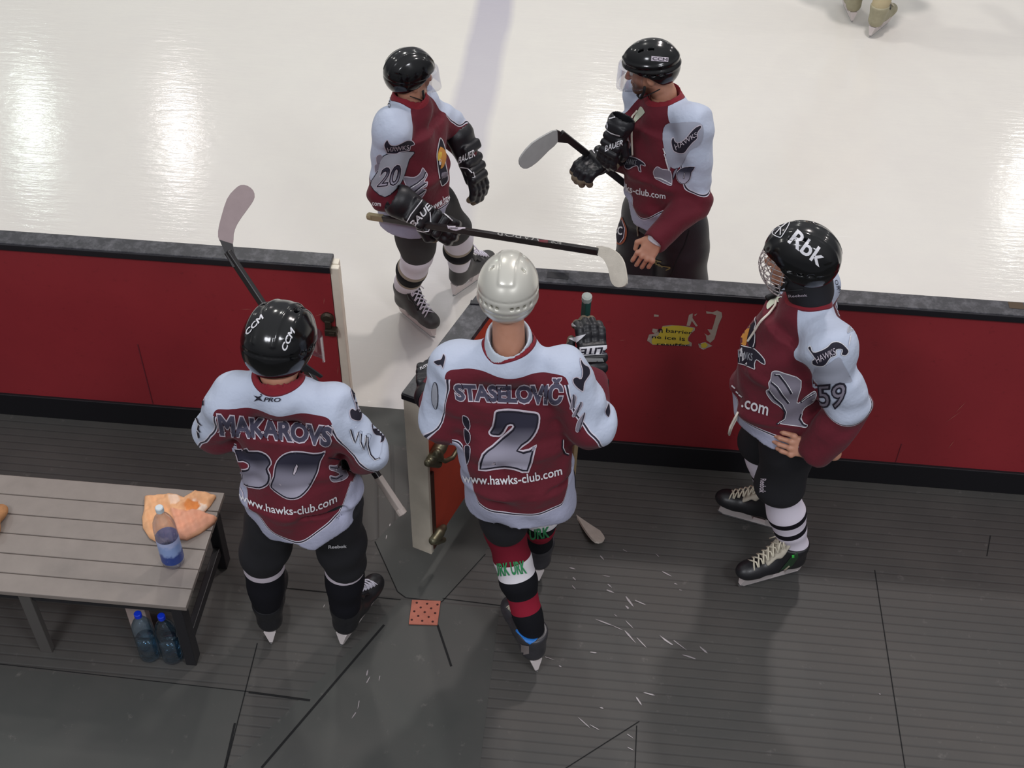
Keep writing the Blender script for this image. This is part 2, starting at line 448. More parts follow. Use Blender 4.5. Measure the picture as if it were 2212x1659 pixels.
patch([(-6, -1), (-1.262, -1), (-1.262, 2.75), (-6, 2.75)], 2, .0008)
patch([(-1.25, 1.2), (-.30, 1.2), (-.30, 3.24), (-.56, 3.25), (-.72, 3.25), (-.80, 3.12), (-1.25, 2.4)], 2, .0009)
patch([(-1.12, 3.60), (-.90, 3.55), (-.76, 3.62), (-.80, 4.13), (-1.10, 4.13)], 1, .001)
patch([(-1.10, 4.13), (-.41, 4.13), (-.41, 4.37), (-1.10, 4.37)], 2, .001)
patch([(-.881, 3.548), (-.74, 3.29), (-.70, 3.262), (-.545, 3.258), (-.40, 3.50), (-.35, 3.75), (-.55, 4.0), (-.74, 3.80)], 3, .0014)
def seam(a, b, wd=.004, z=.0018, mi=4):
    a = np.array(a, float); b = np.array(b, float); n = nrm(b-a); n = np.array([-n[1], n[0]])*wd/2
    patch([a-n, b-n, b+n, a+n], mi, z)
for s in (((-.881, 3.548), (-.74, 3.29)), ((-.74, 3.29), (-.70, 3.262)), ((-.70, 3.262), (-.545, 3.258)), ((-.545, 3.258), (-.39, 3.53)),
          ((-1.27, 2.972), (-1.254, 2.3)), ((1.30, 3.62), (1.325, 2.2)),
          ((-2.9, 2.78), (-1.25, 2.744)), ((-.545, 3.275), (-.2, 3.26)), ((-1.27, 3.26), (-.72, 3.25)), ((1.835, 3.87), (1.80, 3.75)), ((.29, 2.75), (.286, 2.2)), ((-.02, 2.5), (.3, 2.77))):
    seam(*s)
seam((-1.25, 2.742), (-1.0, 2.73), .010); seam((-.768, 3.116), (-1.123, 2.422), .010); seam((-.548, 3.139), (-.465, 2.944), .009); seam((-1.27, 2.6), (-1.256, 2.3), .009)
rs = random.Random(5)
def fleck(px, py, L, wd, ang):
    p = onz(px, py)[:2]; n = rs.randint(5, 7); pts = []
    for i in range(n):
        t = 2*math.pi*i/n; r = 1+rs.uniform(-.35, .35); x = L*math.cos(t)*r; y = wd*math.sin(t)*r
        pts.append((p[0]+x*math.cos(ang)-y*math.sin(ang), p[1]+x*math.sin(ang)+y*math.cos(ang)))
    patch(pts, 5, .0024)
for px, py, L in ((1235, 1228, .02), (1240, 1250, .015), (1310, 1245, .03), (1316, 1265, .02), (1318, 1278, .022), (1240, 1270, .02), (1300, 1205, .02),
                  (1360, 1300, .05), (1385, 1303, .045), (1355, 1313, .015), (1330, 1330, .015), (1305, 1345, .05), (1330, 1355, .05), (1360, 1375, .06),
                  (1385, 1388, .04), (1360, 1350, .03), (1440, 1240, .03), (1460, 1262, .01), (1470, 1275, .01), (1440, 1385, .05), (1470, 1395, .05),
                  (1490, 1420, .04), (1520, 1405, .04), (1185, 1422, .03), (1210, 1440, .01), (1262, 1562, .04), (1285, 1572, .035), (1360, 1590, .02), (1362, 1618, .02),
                  (793, 1455, .02), (795, 1470, .03), (775, 1520, .03), (765, 1545, .025), (820, 1465, .02), (1405, 1500, .04), (1380, 1515, .03), (1300, 1530, .012),
                  (835, 1160, .02), (842, 1135, .014), (700, 1310, .012), (1280, 1410, .02), (1420, 1200, .02), (1350, 1190, .015), (1900, 1500, .006)):
    fleck(px, py, L*.7, .0012+rs.random()*.003, -0.5+rs.uniform(-.5, .5) if py > 1180 and px > 1000 else 1.4+rs.uniform(-.3, .3))
floor = fl.build('floor', None, mats=[M_ribx, M_riby, M_smooth, M_plate, M_seam, M_scuff_glint]); tag(floor, kind='structure')

# ---- dasher boards
def red_paint():
    m, nt, bs = nodes('red_board_paint'); tc = nt.nodes.new('ShaderNodeTexCoord'); ob = tc.outputs['Object']
    n1 = noise(nt, 2.2, 4, .6, ob); n2 = noise(nt, 40, 5, .7, ob)
    c = mixc(nt, n1, lin('86272e'), lin('9a2e34')); c = mixc(nt, math_(nt, 'MULTIPLY', math_(nt, 'SUBTRACT', n2, .6), 5, True), c, lin('742027'))
    nt.links.new(c, bs.inputs['Base Color']); bs.inputs['Roughness'].default_value = .42; bump(nt, bs, n2, .06, .002); return m
def cap_plastic():
    m, nt, bs = nodes('worn_black_plastic'); tc = nt.nodes.new('ShaderNodeTexCoord'); ob = tc.outputs['Object']
    n2 = noise(nt, 22, 6, .75, ob)
    c = mixc(nt, math_(nt, 'MULTIPLY', math_(nt, 'SUBTRACT', n2, .45), 4, True), lin('2b2b30'), lin('5a595e'))
    nt.links.new(c, bs.inputs['Base Color']); bs.inputs['Roughness'].default_value = .42; return m
M_red = red_paint(); M_cap = cap_plastic(); M_lip = mat('black_lip', '17161c', .35); M_kick = mat('black_kick_plastic', '111015', .5, bmp=.1)
M_cream = mat('cream_plastic', 'e2dac8', .5, var=.14, vscale=12); M_steel = mat('tarnished_brass', '77745f', .4, .75, var=.4, vscale=70)
M_orange = mat('orange_red_paint', 'cf4f38', .45, var=.15, vscale=9)
M_yellow = mat('yellow_sticker', 'c9b13a', .5, var=.08); M_peel = mat('peeled_sticker_paper', 'a59588', .8, var=.1, vscale=60)
M_ink = mat('black_print', '17171c', .55); M_scr = mat('pale_scratch', 'a4524c', .7)
M_joint = mat('dark_red_joint', '66202a', .7)  # panel joints in a slightly darker red
YB = 4.135; TOP = 1.06
def board(name, x0, x1, label):
    r = empty(name, ((x0+x1)/2, YB+.05, 0), label, 'barrier')
    b = MB(); b.box((x0+.006, YB+.01, .13), (x1-.006, YB+.075, TOP-.03), bev=.002); b.build('red_panel', M_red, r)
    b = MB(); b.box((x0, YB-.004, 0), (x1, YB+.085, .135), bev=.003); b.build('kick_plate', M_kick, r)
    b = MB(); b.box((x0, YB, TOP-.022), (x1, YB+.088, TOP), bev=.004); c = b.build('cap_rail', M_cap, r)
    b = MB(); b.box((x0, YB-.006, TOP-.035), (x1, YB+.008, TOP-.004), bev=.003); b.build('rail_lip', M_lip, c)
    return r
bl = board('rink_board', -5.5, -1.108, 'long red rink barrier with a black cap rail at the left of the open gateway')
br = board('rink_board', -0.42, 6.5, 'long red rink barrier with a torn yellow sticker at the right of the open gateway')
b = MB(); b.box((-1.112, YB+.012, .02), (-1.075, YB+.040, TOP-.02), bev=.004); b.box((-1.112, YB+.045, .02), (-1.082, YB+.082, TOP-.02), bev=.004)
b.build('cream_edge_strip', M_cream, bl)
b = MB(); b.box((-.45, YB+.012, .02), (-.418, YB+.085, TOP-.02), bev=.004); b.build('cream_edge_strip', M_cream, br)
def panel_seam(parent, px, py0, py1, off=0):
    x = ony(px, py0, YB+.01)[0]; b = MB(); b.box((x-.002, YB+.0075, .14), (x+.002, YB+.012, .52)); b.build('panel_joint', M_joint, parent)
panel_seam(bl, 312, 800, 870)
b = MB(); x = 1.42; b.box((x-.0015, YB+.0075, .14), (x+.0015, YB+.012, .26)); b.build('panel_joint', M_joint, br)
# slot and worn patch in the cap rail of the right board
b = MB(); p = onz(1205, 596, TOP); b.box((p[0]-.045, p[1]-.018, TOP-.004), (p[0]+.045, p[1]+.022, TOP+.0012)); b.build('slot', M_lip, br)
b = MB(); p = onz(2195, 660, TOP); b.box((p[0]-.03, p[1]-.02, TOP-.004), (p[0]+.03, p[1]+.02, TOP+.001)); b.build('worn_patch', mat('brown_wear', '4b3c2c', .8), br)
# latch plate on the left board
b = MB(); c = ony(707, 688, YB-.0); b.lathe([(0, 0), (.028, 0), (.03, .01), (.02, .018), (0, .018)], (0, 0, 0), 20)
L = MB(); L.add([(c[0]+v[0], YB+.01-v[2], c[2]+v[1]) for v in b.v], b.f)
L.box((c[0]-.012, YB-.012, c[2]-.05), (c[0]+.014, YB+.012, c[2]-.01), bev=.003)
L.box((c[0]-.014, YB-.022, c[2]-.085), (c[0]+.038, YB+.012, c[2]-.052), bev=.003)
L.box((c[0]+.005, YB-.026, c[2]-.080), (c[0]+.03, YB-.02, c[2]-.062), bev=.001)
L.build('latch', mat('tarnished_latch', '4a4238', .45, .7, var=.3, vscale=80), bl, smooth=False)
# sticker and old paper residue on the right board
ydir = lambda y: (lambda p: (CAM, ray(p[0], p[1])))
plane = BVHTree.FromPolygons([Vector((-6, YB+.0095, 0)), Vector((8, YB+.0095, 0)), Vector((8, YB+.0095, 1.04)), Vector((-6, YB+.0095, 1.04))], [(0, 1, 2, 3)])
zz = lambda L: [(1380+x*220/2212, 640+y*160/1609) for x, y in L]
res = tag(obj('paper_residue', *drape(plane, *fill2d(*(lambda P: (P, np.roll(P, -1, 0)))(np.array(zz([(1460, 320), (1600, 345), (1700, 305), (1800, 350), (1810, 440), (1730, 620), (1680, 800), (1640, 930), (1550, 1010), (1470, 950), (1460, 860), (1420, 800), (1500, 850), (1560, 820), (1490, 715), (1590, 720), (1640, 560), (1680, 410), (1590, 380), (1470, 375)]))), 5), .0012), M_peel, br, smooth=False))
for P in ([(1090, 400), (1170, 370), (1165, 470), (1280, 640), (1240, 655), (1150, 530), (1110, 640), (1035, 635)], [(330, 390), (430, 400), (430, 440), (330, 440)],
          [(300, 700), (410, 710), (400, 790), (330, 800), (290, 770)], [(1200, 400), (1270, 370), (1220, 430)],
          [(220, 830), (330, 810), (480, 740), (520, 640), (700, 625), (1000, 640), (1220, 680), (1215, 740), (1130, 810), (1075, 900), (1070, 960), (1150, 1010), (1145, 1085), (1080, 1080), (420, 1050), (300, 1050), (180, 960)],
          [(1290, 1030), (1440, 990), (1600, 1075), (1510, 1110), (1400, 1160), (1310, 1110)]):
    P = np.array(zz(P)); obj('paper_residue', *drape(plane, *fill2d(P, np.roll(P, -1, 0), 5), .0012), M_peel, br, smooth=False)
P = np.array(zz([(505, 660), (640, 650), (720, 632), (900, 635), (1000, 655), (1190, 690), (1120, 800), (1060, 900), (1060, 960), (1110, 1010), (1080, 1040), (900, 1050), (430, 1045), (300, 1040), (275, 980), (300, 900), (420, 850), (450, 790), (500, 740)]))
st = obj('sticker', *drape(plane, *fill2d(P, np.roll(P, -1, 0), 5), .0020), M_yellow, br, smooth=False); st['label'] = 'torn yellow warning sticker'
P = np.array(zz([(1350, 1030), (1450, 1000), (1500, 1060), (1440, 1120), (1360, 1110)])); obj('sticker', *drape(plane, *fill2d(P, np.roll(P, -1, 0), 5), .002), M_yellow, br, smooth=False)
for s, qd in (('n', [(435, 705), (515, 705), (515, 790), (435, 785)]), ('barrier', [(600, 690), (1160, 760), (1150, 820), (590, 780)]), ('ne ice is', [(290, 845), (1000, 880), (1000, 965), (285, 905)]), ('resurfac', [(400, 1000), (1110, 1035), (1100, 1082), (400, 1058)])):
    lettering('lettering', plane, s, zz(qd), M_ink, st, .0028, 3, offset=.012)
for px, py, a, l in ((690, 680, .5, .03), (700, 650, 1.4, .02), (532, 668, .1, .03), (730, 800, 1.4, .03), (2060, 900, 1.0, .05), (2075, 880, 1.2, .04), (2055, 960, 1.3, .03), (1345, 735, .2, .015), (555, 675, .3, .012)):
    c = ony(px, py, YB+.0085); d = np.array([math.cos(a), 0, math.sin(a)])*l; n = np.array([-math.sin(a), 0, math.cos(a)])*.002
    obj('scratch', [c-d, c+n, c+d, c-n], [(0, 1, 2, 3)], M_scr, br if px > 1000 else bl, smooth=False)

# ---- the gate, swung open towards the bench
g0 = np.array([-.648, 3.413]); g1 = np.array([-.40, 4.10]); gd = nrm(g1-g0); gn = np.array([gd[1], -gd[0]]); GL = np.linalg.norm(g1-g0)
gate = empty('rink_gate', (g0[0], g0[1], .12), 'open red rink gate with a cream end board swung inward beside the white helmeted player', 'gate')
def gbox(s0, s1, w0, w1, z0, z1, bev=.003, B=None):
    b = B or MB(); P = []
    M = Matrix(((gd[0], gn[0], 0, g0[0]), (gd[1], gn[1], 0, g0[1]), (0, 0, 1, 0), (0, 0, 0, 1)))
    b.box((s0, w0, z0), (s1, w1, z1), M=M, bev=bev); return b
gbox(.018, GL, -.036, .036, .15, TOP-.03).build('red_panel', M_orange, gate)
gbox(0, .02, -.046, .046, .135, TOP-.03).build('end_board', M_cream, gate)
cr = gbox(-.004, GL+.01, -.05, .05, TOP-.028, TOP).build('cap_rail', M_cap, gate)
gbox(-.008, .0, -.05, .05, TOP-.03, TOP-.004).build('rail_lip', M_lip, cr)
b = gbox(.02, .045, .036, .05, .15, .62); b.build('latch_rod', mat('brown_rod', '4a2a20', .5), gate)
def gp(s, w_, z): return np.array([g0[0]+gd[0]*s+gn[0]*w_, g0[1]+gd[1]*s+gn[1]*w_, z])
gn3 = np.array([gn[0], gn[1], 0]); 
def gx(px, py, w_=.06): r = ray(px, py); p0 = gp(0, w_, 0); return CAM+r*(((p0-CAM)@gn3)/(r@gn3))
S = Sdf(); S.cone(gx(932, 992), gx(950, 968), .022, .026, .01).cone(gx(950, 968), gx(962, 952), .026, .020, .01).cone(gx(924, 1000), gx(946, 1002), .016, .018, .01).cone(gx(944, 978, .075), gx(952, 990, .08), .018, .014, .01)
obj('latch', *S.mesh(.005), M_steel, gate)
b = MB(); b.tube([gx(944, 990, .07), gx(962, 996, .08), gx(978, 988, .09), gx(990, 968, .09), gx(996, 940, .085)], [.009, .010, .010, .009, .005], 10); b.build('latch_handle', M_steel, gate, True)
S = Sdf(); S.cone(gx(936, 1168), gx(948, 1152), .020, .022, .01).cone(gx(948, 1152), gx(958, 1140), .022, .016, .01).cone(gx(944, 1170), gx(958, 1166), .015, .013, .01)
obj('lower_latch', *S.mesh(.005), M_steel, gate)
b = MB(); pp = onz(1032, 655, TOP); b.box((pp[0]-.03, pp[1]-.012, TOP-.01), (pp[0]+.03, pp[1]+.012, TOP+.006), bev=.002); b.build('hinge_tab', M_lip, gate)

# ---- drain cover set in the mat
dc = empty('drain_cover', (-.672, 3.33, 0), 'small square orange-red grate set in the black rubber floor below the gate', 'drain cover')
b = MB(); q4 = [onz(*p)[:2] for p in ((890, 1298), (952, 1300), (945, 1352), (883, 1350))]
b.prism([(x, y, .002) for x, y in q4], (0, 0, .006), bev=.001); b.build('cover_plate', mat('terracotta_plastic', 'a5604e', .7, var=.2, vscale=50), dc)
b = MB(); c0 = np.mean(q4, 0)
for i, j in [(a, k) for a in range(-2, 3) for k in range(-2, 3)]:
    if (i+j) % 2 == 0: b.lathe([(0, 0), (.0055, 0), (.0045, .0012), (0, .0012)], (c0[0]+i*.022+.002*j, c0[1]+j*.022, .0078), 8)
b.build('drain_holes', mat('dark_holes', '3b1512', .9), dc)

# ---- bench
M_slat = mat('weathered_grey_wood', '857c75', .42, var=.16, vscale=14, bmp=.12, bscale=90)
M_frame = mat('black_bench_frame', '222124', .5); M_lath = mat('pale_timber', 'b09c94', .7, var=.15)
BZ = .415
be = empty('slatted_bench', (-2.4, 3.12, 0), 'low grey slatted bench holding a bottle and an orange towel', 'bench')
ys = [2.828, 2.918, 3.012, 3.110, 3.208, 3.308, 3.412]
for i in range(6):
    b = MB(); b.box((-3.6, ys[i]+.002, BZ-.024), (-1.461, ys[i+1]-.002, BZ), bev=.003); b.build('slat', M_slat, be)
b = MB(); b.box((-3.6, 2.85, BZ-.07), (-1.50, 2.88, BZ-.024)); b.box((-3.6, 3.35, BZ-.07), (-1.5, 3.38, BZ-.024)); b.build('frame', M_frame, be)
for x, y in ((-1.51, 2.87), (-1.51, 3.36)):
    b = MB(); b.box((x-.022, y-.03, 0), (x+.022, y+.03, BZ-.024), bev=.004); b.build('leg', M_frame, be)
b = MB(); b.box((-1.525, 2.9, .10), (-1.497, 3.33, .15), bev=.003); b.box((-1.525, 2.9, BZ-.10), (-1.497, 3.33, BZ-.024), bev=.003); b.build('end_brace', M_frame, be)
M_dim = mat('grey_leg', '55524f', .6)
for x in (-2.11, -3.2):
    b = MB(); b.box((x-.024, 2.84, 0), (x+.024, 2.87, BZ-.024), bev=.003); b.build('leg', M_dim, be)
b = MB(); b.box((-1.78, 2.95, 0), (-1.70, 2.985, BZ-.024), bev=.003); b.build('leg', M_lath, be)['label'] = 'pale timber leg'

# ---- things on and under the bench
def clear_plastic(name, tint, k=.5):
    m = bpy.data.materials.new(name); m.use_nodes = True; nt = m.node_tree; nt.nodes.clear()
    o = nt.nodes.new('ShaderNodeOutputMaterial'); mx = nt.nodes.new('ShaderNodeMixShader'); t = nt.nodes.new('ShaderNodeBsdfTransparent')
    g = nt.nodes.new('ShaderNodeBsdfGlossy'); fr = nt.nodes.new('ShaderNodeLayerWeight'); fr.inputs[0].default_value = .3
    t.inputs[0].default_value = lin(tint); g.inputs['Roughness'].default_value = .1
    nt.links.new(math_(nt, 'ADD', math_(nt, 'MULTIPLY', fr.outputs['Facing'], k), .06), mx.inputs[0]); nt.links.new(t.outputs[0], mx.inputs[1]); nt.links.new(g.outputs[0], mx.inputs[2]); nt.links.new(mx.outputs[0], o.inputs[0])
    return m
M_pet = clear_plastic('clear_bottle', 'eef0f8'); M_petb = clear_plastic('blue_tinted_bottle', 'cfe4f0', .6)
def label_mat():
    m, nt, bs = nodes('blue_wrap_label'); a = nt.nodes.new('ShaderNodeAttribute'); a.attribute_name = 'h'
    tc = nt.nodes.new('ShaderNodeTexCoord'); n = noise(nt, 38, 3, .6); w_ = math_(nt, 'ADD', a.outputs['Fac'], math_(nt, 'MULTIPLY', math_(nt, 'SUBTRACT', n, .5), .5))
    c = mixc(nt, math_(nt, 'MULTIPLY', math_(nt, 'SUBTRACT', w_, .30), 7, True), lin('1c3f8e'), lin('8fa9dc'))
    c = mixc(nt, math_(nt, 'MULTIPLY', math_(nt, 'SUBTRACT', w_, .72), 5, True), c, lin('b9c4ea')); nt.links.new(c, bs.inputs['Base Color']); bs.inputs['Roughness'].default_value = .3
    bs.inputs['Alpha'].default_value = .88; return m
M_lab = label_mat()
def bottle(x, y, z, r, h, label, capm, body, lab=True, group=None):
    root = empty('water_bottle', (x, y, z), label, 'bottle', group); b = MB()
    prof = [(0, .012), (r*.5, .004), (r*.82, .001), (r*.97, .012), (r, .03), (r*.97, .05), (r, .06), (r, h*.50), (r*.95, h*.52), (r, h*.54), (r*.99, h*.66), (r*.90, h*.74), (r*.66, h*.82), (r*.38, h*.88), (r*.30, h*.91), (r*.29, h*.955)]
    b.lathe(prof, (x, y, z), 36); b.build('bottle_body', body, root, True)
    c = MB(); c.lathe([(r*.34, h*.925), (r*.36, h*.93), (r*.36, h*.99), (r*.30, h), (0, h)], (x, y, z), 24); c.build('cap', capm, root)
    if lab:
        L = MB(); L.lathe([(r*1.01, .035+.01*i) for i in range(14)], (x, y, z), 36); zz_ = np.array([v[2] for v in L.v]); obj('wrap_label', L.v, L.f, M_lab, root, attrs={'h': (zz_-zz_.min())/np.ptp(zz_)})
    return root
bottle(-1.566, 3.035, BZ, .044, .335, 'clear water bottle with a blue label standing on the grey bench', mat('frosted_white_cap', 'cdd5d8', .4), M_pet)
M_bluecap = mat('bright_blue_cap', '1237c8', .35)
for x, lb in ((-1.686, 'left one of two blue capped bottles on the floor under the bench'), (-1.592, 'right one of two blue capped bottles on the floor under the bench')):
    r = bottle(x, 2.87, 0, .042, .29, lb, M_bluecap, M_petb, False, 'blue capped bottles under the bench')
    b = MB(); b.lathe([(.0, .05), (.036, .05), (.037, .13), (.0, .131)], (x, 2.87, 0), 28); b.build('water', clear_plastic('water_blue', '5a9cb8', .2) if False else M_petb, r, True)
# towel
zt = Zm(0, 1000, 3.19)
T0 = np.array(zt([(1000, 245), (1130, 230), (1160, 212), (1210, 220), (1270, 250), (1345, 205), (1420, 215), (1490, 238), (1450, 300), (1402, 350), (1498, 390), (1480, 420), (1380, 490), (1290, 535), (1240, 530), (1100, 560), (1030, 520), (985, 450), (980, 380), (995, 320)]))
FL = np.array(zt([(1180, 345), (1400, 352), (1500, 390), (1480, 425), (1290, 540), (1235, 535)])); F2 = np.array(zt([(1000, 240), (1130, 228), (1270, 248), (1345, 200), (1495, 236), (1440, 290), (1340, 262), (1230, 340), (1140, 300), (1000, 320)]))
ov, of = fill2d(T0, np.roll(T0, -1, 0), 3.0); top = []
def sd(P, Q):
    A, B = Q, np.roll(Q, -1, 0); d = np.full(len(P), 1e9)
    for a, b_ in zip(A, B):
        ab = b_-a; t = np.clip(((P-a)@ab)/(ab@ab), 0, 1); d = np.minimum(d, np.linalg.norm(P-a-t[:, None]*ab, axis=1))
    return np.where(seg_inside(P, A, B), d, -d)
e = np.clip(sd(ov, T0)/9, 0, 1); f1 = np.clip(sd(ov, FL)/5+.5, 0, 1); f2 = np.clip(sd(ov, F2)/5+.5, 0, 1)
hh = .004+.012*np.sqrt(e)+.016*f1+.012*f2+.006*np.sin(ov[:, 0]*.12+ov[:, 1]*.21)*e+.004*np.sin(ov[:, 0]*.3-ov[:, 1]*.1)*e
TV = np.array([onz(p[0], p[1], BZ+.002) for p in ov]); TV2 = TV.copy(); TV2[:, 2] += hh; n_ = len(TV)
cnt = {}
for f in of:
    for a, b_ in ((0, 1), (1, 2), (2, 0)): cnt.setdefault((min(f[a], f[b_]), max(f[a], f[b_])), []).append((f[a], f[b_]))
TF = [tuple(n_+i for i in f) for f in of]+[tuple(f[::-1]) for f in of]+[(e_[0][0], e_[0][1], e_[0][1]+n_, e_[0][0]+n_) for e_ in cnt.values() if len(e_) == 1]
def towel_mat():
    m, nt, bs = nodes('orange_towelling'); a = nt.nodes.new('ShaderNodeAttribute'); a.attribute_name = 'p'; b = nt.nodes.new('ShaderNodeAttribute'); b.attribute_name = 'q'
    n = noise(nt, 26, 3); c = mixc(nt, n, lin('e2a878'), lin('eab68a')); c = mixc(nt, a.outputs['Fac'], c, lin('e0a183')); c = mixc(nt, b.outputs['Fac'], c, lin('eedac8'))
    d = nt.nodes.new('ShaderNodeAttribute'); d.attribute_name = 'r'; c = mixc(nt, d.outputs['Fac'], c, lin('d9894a'))
    nt.links.new(c, bs.inputs['Base Color']); bs.inputs['Roughness'].default_value = .95; bump(nt, bs, noise(nt, 380, 2), .5, .003); return m
wp = np.maximum(np.clip(sd(ov, np.array(zt([(1335, 268), (1435, 310), (1400, 352), (1290, 345)])))/2+.5, 0, 1), np.clip(sd(ov, np.array(zt([(1160, 240), (1240, 250), (1250, 300), (1180, 310)])))/3+.3, 0, 1)*.6)
ob_ = np.clip(sd(ov, np.array(zt([(1300, 280), (1370, 280), (1390, 320), (1350, 345), (1290, 335), (1270, 310)])))/3+.5, 0, 1)
tw_ = obj('towel', np.concatenate([TV, TV2]), TF, towel_mat(), None, attrs={'p': np.tile(f1, 2), 'q': np.tile(wp, 2), 'r': np.tile(ob_, 2)})
tag(tw_, 'crumpled orange and peach towel lying on the right end of the grey bench', 'towel')
S = Sdf(); c = onz(-22, 1132, BZ)
S.ell(c+np.array([0, .0, .03]), (.055, .07, .035), k=.03).ell(c+np.array([.03, .05, .025]), (.03, .03, .03), k=.02).ell(c+np.array([.035, -.045, .025]), (.03, .035, .03), k=.02)
S.fnop(lambda X: wav(X, 4, 80, .006), 'd'); S.fnop(lambda X: BZ-X[..., 2]+.001)
cv, cf = S.mesh(.005, 1); tag(obj('cloth', cv, cf, mat('tan_brown_cloth', 'a9794f', .9, var=.35, vscale=40, bmp=.4), None), 'crumpled tan brown cloth at the far left edge of the grey bench', 'cloth')
# ------------------------------------------------------------------ hockey players: shared builders
def frame(fwd, up=(0, 0, 1)):
    """columns: right, forward, up"""
    f = nrm(fwd); r = nrm(np.cross(f, up)); u = np.cross(r, f); return np.stack([r, f, u], 1)
def jersey_material(red='611d29', white='b9c2d4', hem='a3a5ba'):
    m, nt, bs = nodes('jersey_cloth')
    def at(n):
        a = nt.nodes.new('ShaderNodeAttribute'); a.attribute_name = n; return a.outputs['Fac']
    f = at('white'); e = at('edge'); h = at('hem'); co = at('collar')
    gt = lambda x, t: math_(nt, 'GREATER_THAN', x, t)
    n = noise(nt, 5, 4, .6); R0 = lin(red); c = mixc(nt, n, tuple(x*.82 for x in R0[:3])+(1,), tuple(x*1.18 for x in R0[:3])+(1,))
    dark = lin('2c2a38'); pale = lin('d3cfda')
    def lines(c, f, e, body):
        g = lambda t: math_(nt, 'MULTIPLY', gt(f, t), e)
        c = mixc(nt, g(-.0135), c, pale); c = mixc(nt, g(-.0095), c, dark); c = mixc(nt, g(-.0035), c, pale)
        return mixc(nt, gt(f, 0), c, body)
    c = lines(c, h, 1.0, lin(hem)); c = lines(c, f, gt(e, .5), lin(white))
    c = mixc(nt, gt(co, 0), c, mixc(nt, gt(co, .003), lin(red), lin('7d1f2a')))
    nt.links.new(c, bs.inputs['Base Color']); bs.inputs['Roughness'].default_value = .82
    bs.inputs['Specular IOR Level'].default_value = .25; bs.inputs['Sheen Weight'].default_value = .08
    cr = noise(nt, 9, 4, .55); bump(nt, bs, math_(nt, 'ADD', cr, math_(nt, 'MULTIPLY', noise(nt, 700, 1), .03)), .8, .014); return m
M_jersey = jersey_material()
M_skin = mat('skin', 'a8765f', .5, var=.08, vscale=25); 
def skin_material():
    m, nt, bs = nodes('skin_and_stubble'); a = nt.nodes.new('ShaderNodeAttribute'); a.attribute_name = 'hair'
    c = mixc(nt, noise(nt, 30, 3), lin('b07c62'), lin('c4917a')); c = mixc(nt, a.outputs['Fac'], c, lin('4a2a1a'))
    nt.links.new(c, bs.inputs['Base Color']); bs.inputs['Roughness'].default_value = .5
    bs.inputs['Subsurface Weight'].default_value = .08; bs.inputs['Subsurface Radius'].default_value = (.02, .008, .004); return m
M_skin = skin_material()
M_black = mat('black_cloth', '16161b', .8, var=.25, vscale=20, bmp=.1, bscale=500)
M_gloss = mat('glossy_black_shell', '08090b', .16, spec=.4, coat=.3)
M_silver = mat('pearl_silver_shell', 'cfcdc2', .3, .35, spec=.5, coat=.4)
M_boot = mat('black_boot_leather', '1d1d20', .38, var=.3, vscale=40, bmp=.1, bscale=300)
M_bootg = mat('grey_toe_cap', '4a4743', .45, var=.2, vscale=50)
M_hold = mat('white_blade_holder', 'd8cfcd', .35); M_runner = mat('steel_runner', 'b9bbbe', .2, .9)
M_lace = mat('cream_lace', 'cfc8b4', .8); M_lacew = mat('white_lace', 'dcd8e4', .8)
M_tongue = mat('felt_tongue', 'bdb6a6', .85, bmp=.2)
M_glove = mat('black_glove_leather', '131318', .42, var=.3, vscale=40, bmp=.12, bscale=250)
M_palm = mat('tan_palm', '6f6250', .7, var=.2); M_wp = mat('white_print', 'd9d8dc', .6)
M_lint = mat('dark_lining', '0d0d10', .9); M_strap = mat('black_webbing', '101013', .7)
M_wtape = mat('white_stick_tape', 'b7ada2', .85, var=.2, vscale=30, bmp=.3, bscale=60)
M_gtape = mat('grip_tape', '2c2b2d', .8, bmp=.3, bscale=120); M_carbon = mat('black_shaft', '201d1e', .35)
def visor_mat():
    m = bpy.data.materials.new('clear_visor'); m.use_nodes = True; nt = m.node_tree; nt.nodes.clear()
    o = nt.nodes.new('ShaderNodeOutputMaterial'); mx = nt.nodes.new('ShaderNodeMixShader'); t = nt.nodes.new('ShaderNodeBsdfTransparent')
    g = nt.nodes.new('ShaderNodeBsdfGlossy'); fr = nt.nodes.new('ShaderNodeLayerWeight'); fr.inputs[0].default_value = .35
    t.inputs[0].default_value = (.86, .86, .88, 1); g.inputs['Roughness'].default_value = .05; g.inputs[0].default_value = (.9, .9, .95, 1)
    nt.links.new(math_(nt, 'MULTIPLY', fr.outputs['Facing'], .55), mx.inputs[0]); nt.links.new(t.outputs[0], mx.inputs[1]); nt.links.new(g.outputs[0], mx.inputs[2]); nt.links.new(mx.outputs[0], o.inputs[0])
    return m
M_visor = visor_mat()

